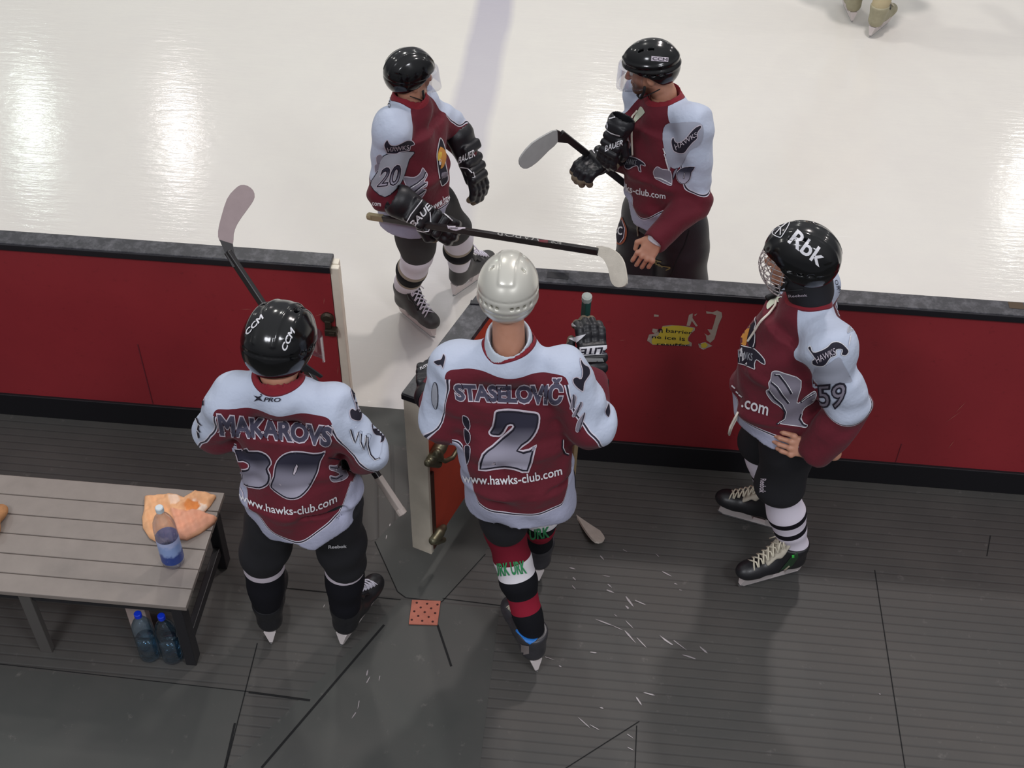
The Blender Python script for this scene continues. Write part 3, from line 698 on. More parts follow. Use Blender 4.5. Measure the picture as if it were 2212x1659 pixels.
# ---- head, bare hand, glove, skate templates (local: +x right, +y forward, +z up)
def head_tpl(neck, hair=None):
    S = Sdf()
    S.ell((0, -.012, .03), (.076, .096, .088), k=.02).ell((0, .028, -.03), (.060, .062, .088), k=.03)
    for s in (-1, 1):
        S.cone((s*.05, .0, -.055), (s*.012, .072, -.098), .018, .018, .03); S.ell((s*.034, .066, -.025), (.024, .022, .022), k=.02)
    S.ell((0, .078, -.098), (.022, .018, .016), k=.02); S.cone((0, .092, .012), (0, .114, -.028), .008, .0125, .012)
    for s in (-1, 1): S.ell((s*.011, .104, -.031), (.009, .011, .008), k=.008)
    S.ell((0, .086, .026), (.048, .014, .010), k=.015)
    for s in (-1, 1): S.ell((s*.031, .1, .006), (.017, .014, .010), k=.012, op='-')
    S.ell((0, .092, -.056), (.024, .010, .006), k=.006).ell((0, .089, -.070), (.021, .010, .006), k=.006)
    S.ell((0, .105, -.0635), (.022, .008, .0022), k=.003, op='-')
    for s in (-1, 1):
        S.ell((s*.078, -.006, -.018), (.010, .020, .032), k=.008); S.ell((s*.090, -.002, -.014), (.009, .010, .018), k=.006, op='-')
    S.cone((0, -.022, -.03), neck, .056, .062, .03)
    return S.mesh(.0035, 1)
def place(V, M, c): return V@M.T+np.asarray(c)
FING = [(-.036, .0, .88), (-.012, .004, 1.0), (.012, .003, .97), (.035, -.004, .80)]
def hand_tpl(curl=1.0, side=1):
    """bare hand: wrist at the origin, fingers to +y, back of the hand to +z, thumb on the side*x side"""
    S = Sdf(); S.cone((0, -.06, 0), (0, .0, 0), .028, .026, .02, flat=((0, 0, 1), .75))
    S.box((0, .045, 0), (.038, .045, .013), .012, k=.02); S.box((side*.014, .03, -.008), (.02, .03, .014), .012, k=.015)
    for i, (x, dy, ln) in enumerate(FING):
        x = -x*side if side > 0 else x*1.0; x = FING[i][0]*-side
        p = np.array([x, .088+dy, .002]); a = .25+.15*i*.3; 
        for L, r, da in ((.044*ln, .0095, .75*curl), (.028*ln, .0085, .85*curl), (.022*ln, .0078, .5*curl)):
            q = p+np.array([0, math.cos(a), -math.sin(a)])*L; S.cone(p, q, r, r*.93, .004); p = q; a += da
        S.ell((x, .087+dy, .007), (.0105, .012, .009), k=.008)
    S.cone((side*.034, .022, -.006), (side*.060, .056, -.016), .014, .011, .012).cone((side*.060, .056, -.016), (side*.052, .086, -.026), .011, .009, .004)
    return S.mesh(.003, 1)
def glove_tpl(curl=1.0, side=1, cuff=.11):
    S = Sdf()
    S.cone((0, -cuff, 0), (0, .0, 0), .068, .050, .012, flat=((0, 0, 1), .8))
    S.box((0, .0, .022), (.054, .018, .020), .014, k=.008).box((0, .038, .022), (.054, .018, .020), .014, k=.006).box((0, .076, .018), (.052, .018, .020), .014, k=.006)
    S.box((0, .045, -.004), (.046, .055, .024), .018, k=.01)
    S.box((0, -.055, .038), (.052, .022, .018), .012, k=.006)
    for i, (x, dy, ln) in enumerate(FING):
        x = FING[i][0]*-side*1.12; p = np.array([x, .095+dy, .008]); a = .2
        for L, r, da in ((.050*ln, .0165, .85*curl), (.036*ln, .0160, .95*curl), (.026*ln, .0145, .5*curl)):
            q = p+np.array([0, math.cos(a), -math.sin(a)])*L; S.cone(p, q, r, r*.98, .005); p = q; a += da
        S.box((x, .120+dy, .012), (.013, .012, .010), .007, k=.004)
    S.cone((side*.046, .02, -.006), (side*.070, .066, -.020), .022, .018, .01).cone((side*.070, .066, -.020), (side*.060, .098, -.034), .018, .015, .004)
    S.cone((0, -cuff-.03, 0), (0, -cuff+.02, 0), .052, .050, .008, op='-', flat=((0, 0, 1), .8))
    return S.mesh(.004, 1)
def boot_tpl(tall=.225):
    S = Sdf()
    S.cone((0, -.052, .118), (0, .11, .108), .043, .041, .03).ell((0, .155, .112), (.047, .062, .040), k=.03)
    S.cone((0, -.055, .12), (0, -.045, tall-.02), .046, .060, .03).cone((0, .05, .125), (0, -.02, .2), .036, .05, .04)
    S.ell((0, -.035, tall+.03), (.044, .050, .07), k=.012, op='-')
    S.fnop(lambda X: .077-X[..., 2])
    S.fnop(lambda X: X[..., 2]-tall-.04*np.clip(X[..., 1]+.06, -.05, .02))
    return S.mesh(.005, 1)
def lace_tpl():
    b = MB(); P = [(.155-.020*i, .151+.0125*i+.0006*i*i) for i in range(8)]
    for i in range(7):
        y, z = P[i]; y2, z2 = P[i+1]
        b.tube([(-.029, y-.004, z-.010), (-.012, y-.008, z+.006), (.012, y2+.002, z2+.004), (.029, y2, z2-.010)], .0036, 6)
        b.tube([(.029, y-.004, z-.010), (.012, y-.008, z+.005), (-.012, y2+.002, z2+.005), (-.029, y2, z2-.010)], .0036, 6)
    y, z = P[7]
    for s in (-1, 1):
        b.tube([(0, y+.006, z+.008), (s*.028, y+.024, z+.018), (s*.046, y+.028, z-.004), (s*.030, y+.014, z-.010), (0, y+.006, z+.008)], .003, 6)
        b.tube([(0, y+.006, z+.008), (s*.02, y+.034, z+.000), (s*.04, y+.046, z-.03)], .003, 6)
    return np.array(b.v), b.f
def tongue_tpl():
    S = Sdf(); S.box((0, .022, .225), (.040, .008, .045), .008, M=frame((0, 1, .45)), k=.01).box((0, .060, .185), (.034, .008, .05), .008, M=frame((0, 1, .9)), k=.02)
    return S.mesh(.005, 1)
def holder_tpl():
    b = MB()
    def sec(poly, th0, th1):
        # side outline in y,z; thickness tapers towards the runner
        n = len(poly); V = []
        for s in (-1, 1):
            for y, z in poly: V.append((s*(th1+(th0-th1)*min(1, max(0, (z-.02)/.06))), y, z))
        F = [tuple(range(n)), tuple(range(2*n-1, n-1, -1))]+[(i, i+n, (i+1) % n+n, (i+1) % n) for i in range(n)]
        b.add(V, F)
    sec([(-.092, .080), (-.098, .020), (-.085, .012), (-.03, .012), (-.02, .030), (-.028, .080)], .024, .006)
    sec([(.045, .080), (.035, .030), (.05, .012), (.165, .012), (.190, .028), (.180, .078)], .024, .006)
    sec([(-.09, .032), (-.09, .012), (.17, .012), (.17, .032)], .008, .006)
    r = MB(); r.prism([(-.0016, y, z) for y, z in ((-.102, .016), (-.100, .006), (-.08, 0), (.16, 0), (.188, .010), (.196, .024), (.18, .018), (-.09, .016))], (.0032, 0, 0))
    return (np.array(b.v), b.f), (np.array(r.v), r.f)
BOOT = boot_tpl(); LACE = lace_tpl(); TONG = tongue_tpl(); HOLD, RUN = holder_tpl()
def skate(root, heel, toe, lift=0.0, lace=None, boot=None, tongue=None, hold=None, tilt=0.0, label=None):
    """heel and toe: where the runner meets the ground"""
    heel = np.array([heel[0], heel[1], lift+.003]); f = nrm([toe[0]-heel[0], toe[1]-heel[1], 0]); M = frame(f)
    if tilt: c, s = math.cos(tilt), math.sin(tilt); M = M@np.array([[c, 0, s], [0, 1, 0], [-s, 0, c]])
    O = heel+f*.092
    T = lambda t: (place(np.asarray(t[0]), M, O), t[1])
    v, fc = T(BOOT); o = obj('skate', v, fc, boot or M_boot, root)
    if label: o['label'] = label
    v2, f2 = T(LACE); obj('laces', v2, f2, lace or M_lace, o)
    v2, f2 = T(TONG); obj('tongue', v2, f2, tongue or M_boot, o)
    v2, f2 = T(HOLD); obj('blade_holder', v2, f2, hold or M_hold, o, smooth=False)
    v2, f2 = T(RUN); obj('runner', v2, f2, M_runner, o, smooth=False)
    return O+M@np.array([0, -.045, .17]), o, bvh(v, fc)

def helmet(root, c, M, style='black', material=None, cut=None):
    S = Sdf()
    S.ell((0, -.010, .030), (.113, .140, .116), k=.02)
    S.ell((0, -.045, -.005), (.104, .104, .098), k=.03)
    ys = [-.16, -.12, -.06, -.03, .0, .04, .07, .16]; zs = cut or [-.085, -.082, -.070, -.045, -.036, .004, .034, .044]
    S.fnop(lambda X: (np.interp(X[..., 1], ys, zs)-X[..., 2])*.85)
    def ridge(X):
        x, y, z = X[..., 0], X[..., 1], X[..., 2]; r = 0
        if style in ('black', 'round'):
            r = r-.0035*np.exp(-((np.abs(x)-.034)/.007)**2)*(z > .03)
            r = r+.0030*np.exp(-((z-.012-.10*y)/.004)**2)
            r = r-.004*np.exp(-((np.abs(x)-.072)/.012)**2)*(z > .055)
        elif style == 'ridged':
            r = r-.004*np.exp(-((z-.062-.12*y)/.007)**2)-.004*np.exp(-((z-.028-.14*y)/.007)**2)+.003*np.exp(-((z-.045-.13*y)/.004)**2)
            r = r-.004*np.exp(-(x/.012)**2)*(z > .05)
        elif style == 'silver':
            r = r-.0035*np.exp(-((z+.006)/.008)**2)+.003*np.exp(-((z+.022)/.004)**2)
            r = r-.0045/(1+np.exp((np.abs(x)-.030-.10*np.clip(y+.06, 0, .1))/.0016))/(1+np.exp(-(z-.095)/.003))
            r = r+.0028*np.exp(-((z-.035)/.004)**2)
        return r
    S.fnop(ridge, 'd', lo=[-.2]*3, hi=[.2]*3)
    if style == 'silver':
        for a in (-52, -38, -25, -14, 14, 25, 38, 52):
            t = math.radians(a); p = (math.sin(t)*.111, -.012-math.cos(t)*.140, .012)
            S.box(p, (.0075, .016, .006), .002, M=frame((math.sin(t), -math.cos(t), 0)), k=.002, op='-')
        for s in (-1, 1):
            S.box((s*.058, -.05, .130), (.007, .005, .02), .001, k=.001, op='-'); S.box((s*.05, .035, .138), (.007, .005, .02), .001, k=.001, op='-')
    elif style != 'round':
        for s in (-1, 1):
            for y in (-.03, .02): S.box((s*.054, y, .13), (.006, .014, .03), .003, k=.003, op='-')
            for y in (-.07, -.03, .01): S.box((s*.112, y, .018+.1*y), (.012, .012, .005), .003, k=.003, op='-')
    S.ell((0, -.006, .012), (.094, .118, .112), k=.006, op='-')
    V, F = S.mesh(.0042, 1); V = place(V, M, c)
    o = obj('helmet', V, F, material or M_gloss, root); return o, bvh(V, F)
def visor(h, c, M, z0=.048, z1=-.062, amax=82):
    V = []; F = []; n = 24; m = 5
    for th in (0, .0026):
        for j in range(m+1):
            for i in range(n+1):
                a = math.radians(-amax+2*amax*i/n); t = j/m; R = .130+.012*t+th; z = z0+(z1-z0)*t*(1-.25*(abs(a)/math.radians(amax))**2)
                V.append((R*math.sin(a)*.96, -.008+R*1.20*math.cos(a)+.016*t, z))
    K = (n+1)*(m+1)
    for j in range(m):
        for i in range(n):
            a = j*(n+1)+i; F.append((a, a+1, a+n+2, a+n+1)); F.append((a+K, a+K+n+1, a+K+n+2, a+K+1))
    for i in range(n): a = m*(n+1)+i; F.append((a, a+1, a+1+K, a+K))
    return obj('visor', place(np.array(V), M, c), F, M_visor, h)
def cage(h, c, M):
    b = MB(); P = lambda a, z: (math.sin(a)*(.104-.010*abs(z+.03)/.07), .0+math.cos(a)*(.146-.03*((z+.03)/.08)**2), z)
    A = math.radians
    for k, z in enumerate(np.linspace(.045, -.115, 9)):
        am = 80 if z > -.05 else 72
        b.tube([P(A(t), z) for t in np.linspace(-am, am, 17)], .0019, 6)
    for t in (-78, -60, -42, -24, -8, 8, 24, 42, 60, 78):
        b.tube([P(A(t*(1-.12*j/8)), z) for j, z in enumerate(np.linspace(.045, -.115, 9))], .0019, 6)
    b.tube([P(A(t), -.115) for t in np.linspace(-72, 72, 17)], .0035, 6); b.tube([P(A(t), .045) for t in np.linspace(-80, 80, 17)], .0035, 6)
    b.v = [tuple(p) for p in place(np.array(b.v), M, c)]
    return b.build('face_cage', mat('cage_wire', 'b9b0b0', .3, .6), h, True)
def chinstrap(root, c, M, pts=None):
    b = MB(); 
    for s in (-1, 1):
        P = [(s*.088, .02, -.03), (s*.082, .03, -.06), (s*.05, .055, -.108), (0, .072, -.120)]
        b.tube(P, .006, 6, flat=.4); P = [(s*.090, -.04, -.05), (s*.080, .01, -.075), (s*.05, .055, -.108)]; b.tube(P, .005, 6, flat=.4)
    b.v = [tuple(p) for p in place(np.array(b.v), M, c)]
    return b.build('chin_strap', M_strap, root, True)

def WR(sp, s):
    w, e = np.asarray(sp['wr'+s], float), np.asarray(sp['el'+s], float)
    return w-nrm(w-e)*min(sp.get('wshort', .065), .35*np.linalg.norm(w-e)) if 'glove'+s in sp else w
def jersey(root, sp):
    lat = nrm(sp['lat']); fwd = nrm(sp['fwd']); secs = sp['secs']; nk = np.asarray(sp['neck'], float); up = nrm(nk-np.asarray(secs[0][0]))
    S = Sdf()
    for (c0, a0, b0), (c1, a1, b1) in zip(secs[:-1], secs[1:]): S.econe(c0, c1, a0, b0, a1, b1, lat, k=.05, e=2.2)
    for side in ('R', 'L'):
        sh, el, wr = np.asarray(sp['sh'+side], float), np.asarray(sp['el'+side], float), WR(sp, side); r0, r1, r2 = sp.get('sleeve', (.098, .084, .066))
        S.cone(nk-up*.075, sh-up*.01, .082, r0*.84, .06); S.cone(sh, el, r0, r1, .035); S.cone(el, wr, r1, r2, .02)
        S.ell(sh-up*.004, (r0*1.03, r0*1.05, r0*.84), k=.035)
    S.cone(nk-up*.06, nk-up*.0, .088, .076, .03)
    seed = sp.get('seed', 1); sA = sp.get('fold', 1.0)
    arms = [(np.asarray(sp['sh'+s], float), np.asarray(sp['el'+s], float), WR(sp, s)) for s in ('R', 'L')]
    def folds(X):
        z = X@up; u = X@lat; v = X@fwd
        d = .0045*np.sin(z*26+3.2*np.sin(u*9+seed)+2*np.sin(v*11)+seed)+.0030*np.sin((u*34+2.5*np.sin(z*13+seed)))
        d = d+wav(X, seed, 22, .004)+.004*np.maximum(0, wav(X, seed+9, 30, 2.2, 3))**2
        for sh, el, wr in arms:   # gathers round the elbow
            r = np.sqrt(((X-el)**2).sum(-1)); ax = nrm(wr-sh); d = d+.006*np.exp(-(r/.12)**2)*np.sin((X-el)@ax*70+5*wav(X, seed+3, 12))
            ax = nrm(el-sh); r = np.sqrt(((X-(sh*.4+el*.6))**2).sum(-1)); d = d+.0035*np.exp(-(r/.12)**2)*np.sin((X-sh)@(ax+.5*lat)*50+5*wav(X, seed+5, 10))
        return d*sA
    S.fnop(folds, 'd')
    hem = sp['hem']      # callable: height of the hem at (u, v) about its centre
    c0 = np.asarray(secs[0][0], float); a0 = secs[0][1]; b0 = secs[0][2]; hz0 = sp['hemz']
    def hemz(X): return hz0-hem((X-c0)@lat/a0, (X-c0)@fwd/b0)
    S.fnop(lambda X: (hemz(X)-X[..., 2])*.8+ (np.sqrt(((X[..., :2]-c0[:2])**2).sum(-1)) > .36)*(-1.0))
    cc = c0.copy(); cc[2] = hz0-.25; ct = c0.copy(); ct[2] = hz0+.05
    S.econe(cc, ct, a0*.93, b0*.93, secs[1][1]*.90, secs[1][2]*.88, lat, k=.01, op='-')
    S.cone(nk-up*.02, nk+up*.12, sp.get('nhole', .064), .085, .008, op='-')
    for sh, el, wr in arms:
        ax = nrm(wr-el); S.cone(wr+ax*.045, wr+ax*.10, .05, .05, .008, op='-')
    V, F = S.mesh(sp.get('res', .0075), 1)
    # print layout: fields carried by the cloth
    q = V-nk; v = q@up; u = q@lat; wf = q@fwd
    wb = v+sp.get('yoke', .13)+.012*np.cos(u*9); wfr = np.abs(u)-.070+.62*v
    t = np.clip(wf/.05+.5, 0, 1); t = t*t*(3-2*t); tw = wb*(1-t)+wfr*t
    dT = np.full(len(V), 9.); 
    for (p0, A0, B0), (p1, A1, B1) in zip(secs[:-1], secs[1:]):
        Q = Sdf(); Q.econe(p0, p1, A0, B0, A1, B1, lat, e=2.2); dT = np.minimum(dT, Q.p[0][2](V))
    best = np.full(len(V), 9.); wa = np.zeros(len(V)); sv = np.zeros(len(V))
    for (sh, el, wr), sd in zip(arms, (1, -1)):
        L1 = np.linalg.norm(el-sh); L2 = np.linalg.norm(wr-el)
        for a, b, s0, L in ((sh, el, 0, L1), (el, wr, L1, L2)):
            ax = (b-a)/L; h = (V-a)@ax; tt = np.clip(h/L, 0, 1); dv = V-a-(tt*L)[:, None]*ax; r = np.sqrt((dv**2).sum(1))
            od = sd*lat*1.0+up*.25; od = nrm(od-ax*(od@ax)); sgn = dv@od
            m_ = r-.085 < best; best = np.where(m_, r-.085, best)
            s = s0+(h if s0 else np.minimum(h, L)); saw = .016*np.abs(((s*11+.3) % 1)-.5)*np.clip((s-.12)*12, 0, 1)
            fld = np.minimum(sgn+sp.get('slo', 0)+.018*np.sin(s*14)-saw*2, sp.get('slv'+('R' if sd > 0 else 'L'), sp.get('slv', L1+.05))-s-.02*np.cos(sgn*30)); wa = np.where(m_, fld, wa); sv = np.where(m_, s, sv)
    ta = np.clip((dT-best+.01)/.03, 0, 1); 
    tf = np.minimum(tw, v+sp.get('yoke', .13)+.03); white = tw*(1-ta)+np.maximum(wa, tf)*ta
    nb = np.concatenate([F[:, [0, 1]], F[:, [1, 2]], F[:, [2, 3]], F[:, [3, 0]]])
    for _ in range(14):
        acc = white.copy(); num = np.ones(len(V)); np.add.at(acc, nb[:, 0], white[nb[:, 1]]); np.add.at(num, nb[:, 0], 1); np.add.at(acc, nb[:, 1], white[nb[:, 0]]); np.add.at(num, nb[:, 1], 1); white = acc/num
    edge = np.clip((-v-sp.get('yoke', .13)-.02)*60, 0, 1)*(ta > .5)
    hh = V[:, 2]-hemz(V); un = u/np.maximum(a0, .1); ang = np.abs((V-c0)@lat)/a0
    band = sp.get('band', .075)+sp.get('side', .16)*np.clip((ang-.72)/.28, 0, 1)**1.5
    hemf = np.where(dT < .05, band-hh, -1.0)
    hemf = np.where((best < dT-.02) & (hh > .12), -1.0, hemf)
    rc = np.sqrt(np.maximum((q**2).sum(1)-v**2, 0)); col = np.where(v > -.075, sp.get('collar', .092)-rc-np.clip(-v, 0, 1)*.2, -1.)
    o = obj('jersey', V, F, sp.get('jmat', M_jersey), root, attrs={'white': white, 'edge': edge, 'hem': hemf, 'collar': col})
    return o, bvh(V, F)

def leg_cloth(root, name, a, b, ra, rb, material, flat=None, bulge=None, cut=None, lat=None, attr=False, seed=3, fold=1.0):
    S = Sdf(); a = np.asarray(a, float); b = np.asarray(b, float); m = (a+b)/2
    S.cone(a, m, ra, (ra+rb)/2*1.04, .03).cone(m, b, (ra+rb)/2*1.04, rb, .03)
    if bulge is not None: S.cone(a*.9+b*.1+np.asarray(bulge), a*.3+b*.7+np.asarray(bulge), ra*.85, rb*.9, .03)
    S.fnop(lambda X: fold*(.003*np.sin((X@nrm(b-a))*45+2*wav(X, seed, 12))+wav(X, seed+1, 25, .003)), 'd')
    V, F = S.mesh(.007, 1); L = np.linalg.norm(b-a); t = ((V-a)@((b-a)/L))/L
    return obj(name, V, F, material, root, attrs={'t': t})
def sock_material(name, bands):
    m, nt, bs = nodes(name); a = nt.nodes.new('ShaderNodeAttribute'); a.attribute_name = 't'
    r = nt.nodes.new('ShaderNodeValToRGB'); r.color_ramp.interpolation = 'CONSTANT'; el = r.color_ramp.elements
    nt.links.new(math_(nt, 'ADD', math_(nt, 'MULTIPLY', a.outputs['Fac'], .6), .2), r.inputs[0])
    while len(el) > 1: el.remove(el[0])
    el[0].position = 0; el[0].color = lin(bands[0][1])
    for t, c in bands[1:]: e = el.new(.2+.6*t); e.color = lin(c)
    nt.links.new(r.outputs[0], bs.inputs['Base Color']); bs.inputs['Roughness'].default_value = .85; bs.inputs['Specular IOR Level'].default_value = .2
    bump(nt, bs, noise(nt, 500, 1), .2, .001); return m
def PK(sp, s):
    h, k = np.asarray(sp['hip'+s], float), np.asarray(sp['kn'+s], float); return h+(k-h)*sp.get('plen', 1.0)
def pants(root, sp):
    S = Sdf(); lat = nrm(sp['lat']); pv = np.asarray(sp['pelvis'], float); a, b_ = sp.get('hipsize', (.19, .135))
    S.econe(pv+np.array([0, 0, .10]), pv-np.array([0, 0, .04]), a*.9, b_*.95, a, b_, lat, k=.05)
    r0, r1 = sp.get('thigh', (.125, .100))
    for s in ('R', 'L'):
        hp, kn = np.asarray(sp['hip'+s], float), PK(sp, s); S.cone(hp, kn, r0, r1, .045)
        ax = nrm(kn-hp); 
    for s in ('R', 'L'):
        hp, kn = np.asarray(sp['hip'+s], float), PK(sp, s); ax = nrm(kn-hp)
        S.box(kn+ax*(r1*.62+.12), (.15, .15, .12), .01, M=frame(ax if abs(ax[2]) < .0 else np.cross(ax, lat), ax), k=.012, op='-') if sp.get('kneecut', True) else None
    S.fnop(lambda X: .005*np.sin(X[..., 2]*30+3*wav(X, 7, 9))+wav(X, 9, 20, .006), 'd')
    V, F = S.mesh(.0085, 1); return obj('hockey_pants', V, F, sp.get('pmat', M_black), root), bvh(V, F)

def glove(root, wr, d, back, side=1, curl=1.0, material=None, cuff=.11, root_is_thing=False, size=1.0, **kw):
    """wr: wrist; d: towards the fingers; back: direction the back of the hand faces"""
    f = nrm(d); u = nrm(np.asarray(back, float)-f*(np.asarray(back, float)@f)); M = np.stack([np.cross(f, u), f, u], 1)
    V, F = glove_tpl(curl, side, cuff); V = place(V*size, M, wr)
    z = ((V-np.asarray(wr))@u); fm = None
    Fz = z[F].mean(1); mi = (Fz < -.022).astype(int)
    Fy = ((V-np.asarray(wr))@f)[F].mean(1); mi = np.where(Fy < -.01, 0, mi)
    o = obj('glove' if not root_is_thing else 'hockey_glove', V, F, None, root, mats=[material or M_glove, M_palm], fmat=mi, loc=np.asarray(wr) if root is None else None)
    return o, bvh(V, F)

def stick(name, butt, heel, blade_dir, label, shaft_mat=None, blade_mat=None, tape=None, taped=.16, blade_poly=None, knob=None, mid=None, updir=None, w=.030, t=.020, curve=.02, bh=.075, blen=.30, blade_px=None, hosel_px=None, blade_n=None):
    butt = np.asarray(butt, float); heel = np.asarray(heel, float); ax = nrm(heel-butt); L = np.linalg.norm(heel-butt)
    root = empty(name, butt, label, 'hockey stick')
    bd = nrm(blade_dir); pd = nrm(np.cross(ax, bd))           # pd: across the blade face
    wd = nrm(np.cross(pd, ax))
    M = Matrix(((wd[0], pd[0], ax[0], butt[0]), (wd[1], pd[1], ax[1], butt[1]), (wd[2], pd[2], ax[2], butt[2]), (0, 0, 0, 1)))
    def seg(n, z0, z1, m_, g=0.0):
        b = MB(); b.box((-w/2-g, -t/2-g, z0), (w/2+g, t/2+g, z1), M=M, bev=.004); return b.build(n, m_, root)
    seg('shaft', 0, L-.015, shaft_mat or M_carbon)
    if tape is not None: seg('grip_tape', .012, taped, tape, .0015)
    b = MB(); b.tube([butt+ax*-.004, butt+ax*.0, butt+ax*.02, butt+ax*.026], [.010, .0185, .0185, .016], 12); b.build('butt_knob', knob or tape or M_gtape, root, False)
    if blade_px is not None:
        vd = nrm(heel-CAM); n_ = nrm(vd-ax*(vd@ax)) if blade_n is None else nrm(blade_n); slab('blade', curve2(blade_px, 2), heel, n_, .009, blade_mat or M_wtape, root, .012)
        if hosel_px: slab('hosel', hosel_px, heel, n_, .014, shaft_mat or M_carbon, root)
        return root, M
    # blade: swept outline with a gentle curve across its face
    V = []; n = 14; up_ = nrm(-ax + bd*(ax@bd)) if abs(ax@bd) < .99 else -ax
    up_ = nrm(-ax-bd*((-ax)@bd))
    prof = []
    for i in range(n+1):
        s = i/n; hh = bh*(.62+.38*min(1, s*3.2)) ; lo = 0.0; 
        if s > .86: k = (s-.86)/.14; e = 1-math.sqrt(max(0, 1-k*k)); lo = hh*.5*e; hh = hh-hh*.45*e
        prof.append((s*blen, lo, hh))
    rows = []
    for th in (-.0045, .0045):
        for x, lo, hi in prof:
            cv = curve*(x/blen)**2
            for z in (lo, (lo+hi)/2, hi): rows.append(heel+bd*x+up_*(z-.02)+pd*(cv+th))
    K = 3*(n+1); F = []
    for i in range(n):
        for j in (0, 1):
            a = i*3+j; F.append((a, a+1, a+4, a+3)); F.append((a+K, a+K+3, a+K+4, a+K+1))
        a = i*3; F.append((a, a+3, a+3+K, a+K)); a = i*3+2; F.append((a, a+K, a+3+K, a+3))
    F.append((0, K, K+1, 1)); F.append((1, K+1, K+2, 2)); a = n*3; F.append((a, a+1, a+1+K, a+K)); F.append((a+1, a+2, a+2+K, a+1+K))
    obj('blade', np.array(rows), F, blade_mat or M_wtape, root)
    return root, M
def slab(name, P, point, normal, thick, material, parent, bow=0.0, step=5):
    """an outline traced in photo pixels, set on a plane at its own distance, with real thickness and a slight bow"""
    P = np.asarray(P, float); ov, of = fill2d(P, np.roll(P, -1, 0), step); n = nrm(normal); point = np.asarray(point, float)
    V = []
    for p in ov:
        r = ray(*p); V.append(CAM+r*(((point-CAM)@n)/(r@n)))
    V = np.array(V); d = np.sqrt(((V-point)**2).sum(1)); V = V+np.outer(bow*(d/max(d.max(), 1e-6))**2, n)
    cnt = {}
    for f in of:
        for a, b in ((0, 1), (1, 2), (2, 0)):
            k = (min(f[a], f[b]), max(f[a], f[b])); cnt.setdefault(k, []).append((f[a], f[b]))
    N = len(V); F = [tuple(f) for f in of]+[tuple(N+i for i in f[::-1]) for f in of]
    for k, e in cnt.items():
        if len(e) == 1: a, b = e[0]; F.append((b, a, a+N, b+N))
    V = np.concatenate([V+n*thick/2, V-n*thick/2]); 
    return obj(name, V, F, material, parent, smooth=False)
def inset(P, d):
    P = np.asarray(P, float); A = np.sum(P[:, 0]*np.roll(P[:, 1], -1)-np.roll(P[:, 0], -1)*P[:, 1]); s = 1 if A > 0 else -1
    e = np.roll(P, -1, 0)-P; e /= np.linalg.norm(e, axis=1)[:, None]+1e-9; n = np.stack([-e[:, 1], e[:, 0]], 1)*s
    m_ = n+np.roll(n, 1, 0); m_ /= np.linalg.norm(m_, axis=1)[:, None]+1e-9; return P+m_*d
def curve2(P, k=3):
    """rounds a traced outline"""
    P = np.asarray(P, float); n = len(P); out = []
    for i in range(n):
        a, b, c, d = P[i-1], P[i], P[(i+1) % n], P[(i+2) % n]
        for j in range(k):
            t = j/k; out.append(.5*((2*b)+(c-a)*t+(2*a-5*b+4*c-d)*t*t+(3*b-3*c+d-a)*t**3))
    return np.array(out)
def cord(name, tree, P, r, material, parent, off=.004, n=6):
    Q = []
    for a, b in zip(P[:-1], P[1:]):
        for i in range(n): Q.append((a[0]+(b[0]-a[0])*i/n, a[1]+(b[1]-a[1])*i/n))
    Q.append(P[-1]); W = []
    for p in Q:
        h, no, _, _ = tree.ray_cast(Vector(CAM), Vector(ray(*p)).normalized())
        if h is not None: W.append(np.array(h)+np.array(no)*off)
    if len(W) < 3: print('EMPTY cord'); return None
    W = np.array(W)
    for _ in range(2): W[1:-1] = (W[:-2]+W[1:-1]*2+W[2:])/4
    b = MB(); b.tube(list(W), r, 6); return b.build(name, material, parent, True)
def fade_mat(name, top, bot, rough=.7):
    if name in _mc: return _mc[name]
    m, nt, bs = nodes(name); a = nt.nodes.new('ShaderNodeAttribute'); a.attribute_name = 'h'
    nt.links.new(mixc(nt, math_(nt, 'MULTIPLY', math_(nt, 'SUBTRACT', a.outputs['Fac'], .25), 1.6, True), lin(top), lin(bot)), bs.inputs['Base Color']); bs.inputs['Roughness'].default_value = rough
    bs.inputs['Specular IOR Level'].default_value = .25; _mc[name] = m; return m
M_pale = mat('pale_print', 'c9bfc9', .7, spec=.25); M_dark = mat('dark_print', '24222e', .7, spec=.25); M_num = fade_mat('number_fade', '302f3e', 'aaa6b6')
M_name = mat('name_print', '4c4a5c', .7, spec=.25, var=.12, vscale=60); M_grey = mat('grey_feather', '7d7884', .8, spec=.2, var=.12, vscale=25)
M_greyl = mat('pale_grey', '9c9fa8', .82, spec=.2, var=.1, vscale=16); M_orng = mat('orange_print', 'c98a3c', .7); M_yel = mat('yellow_print', 'd8bc4a', .7)
def emblem(name, G, P, outer, inner, d=2.2, off=.003, label=None, k=3, extra=()):
    o, tree = G; P = curve2(P, k) if k else np.asarray(P, float)
    a = applique(name, tree, [P], outer, o, off, label=label)
    if inner is not None: applique(name, tree, [inset(P, d)], inner, o, off+.0012)
    for m_, Q in extra: applique(name, tree, [curve2(Q, 2)], m_, o, off+.0024, step=4)
    return a
def number(G, P, holes=(), d1=2.6, d2=5.0, off=.003):
    o, tree = G; P = curve2(P, 2)
    applique('number', tree, [P], M_pale, o, off); applique('number', tree, [inset(P, d1)], M_dark, o, off+.002)
    applique('number', tree, [inset(P, d2)]+[h for h in holes], M_num, o, off+.004)
    for h in holes: applique('number', tree, [inset(h, 1.5)], M_pale, o, off+.004, step=3)
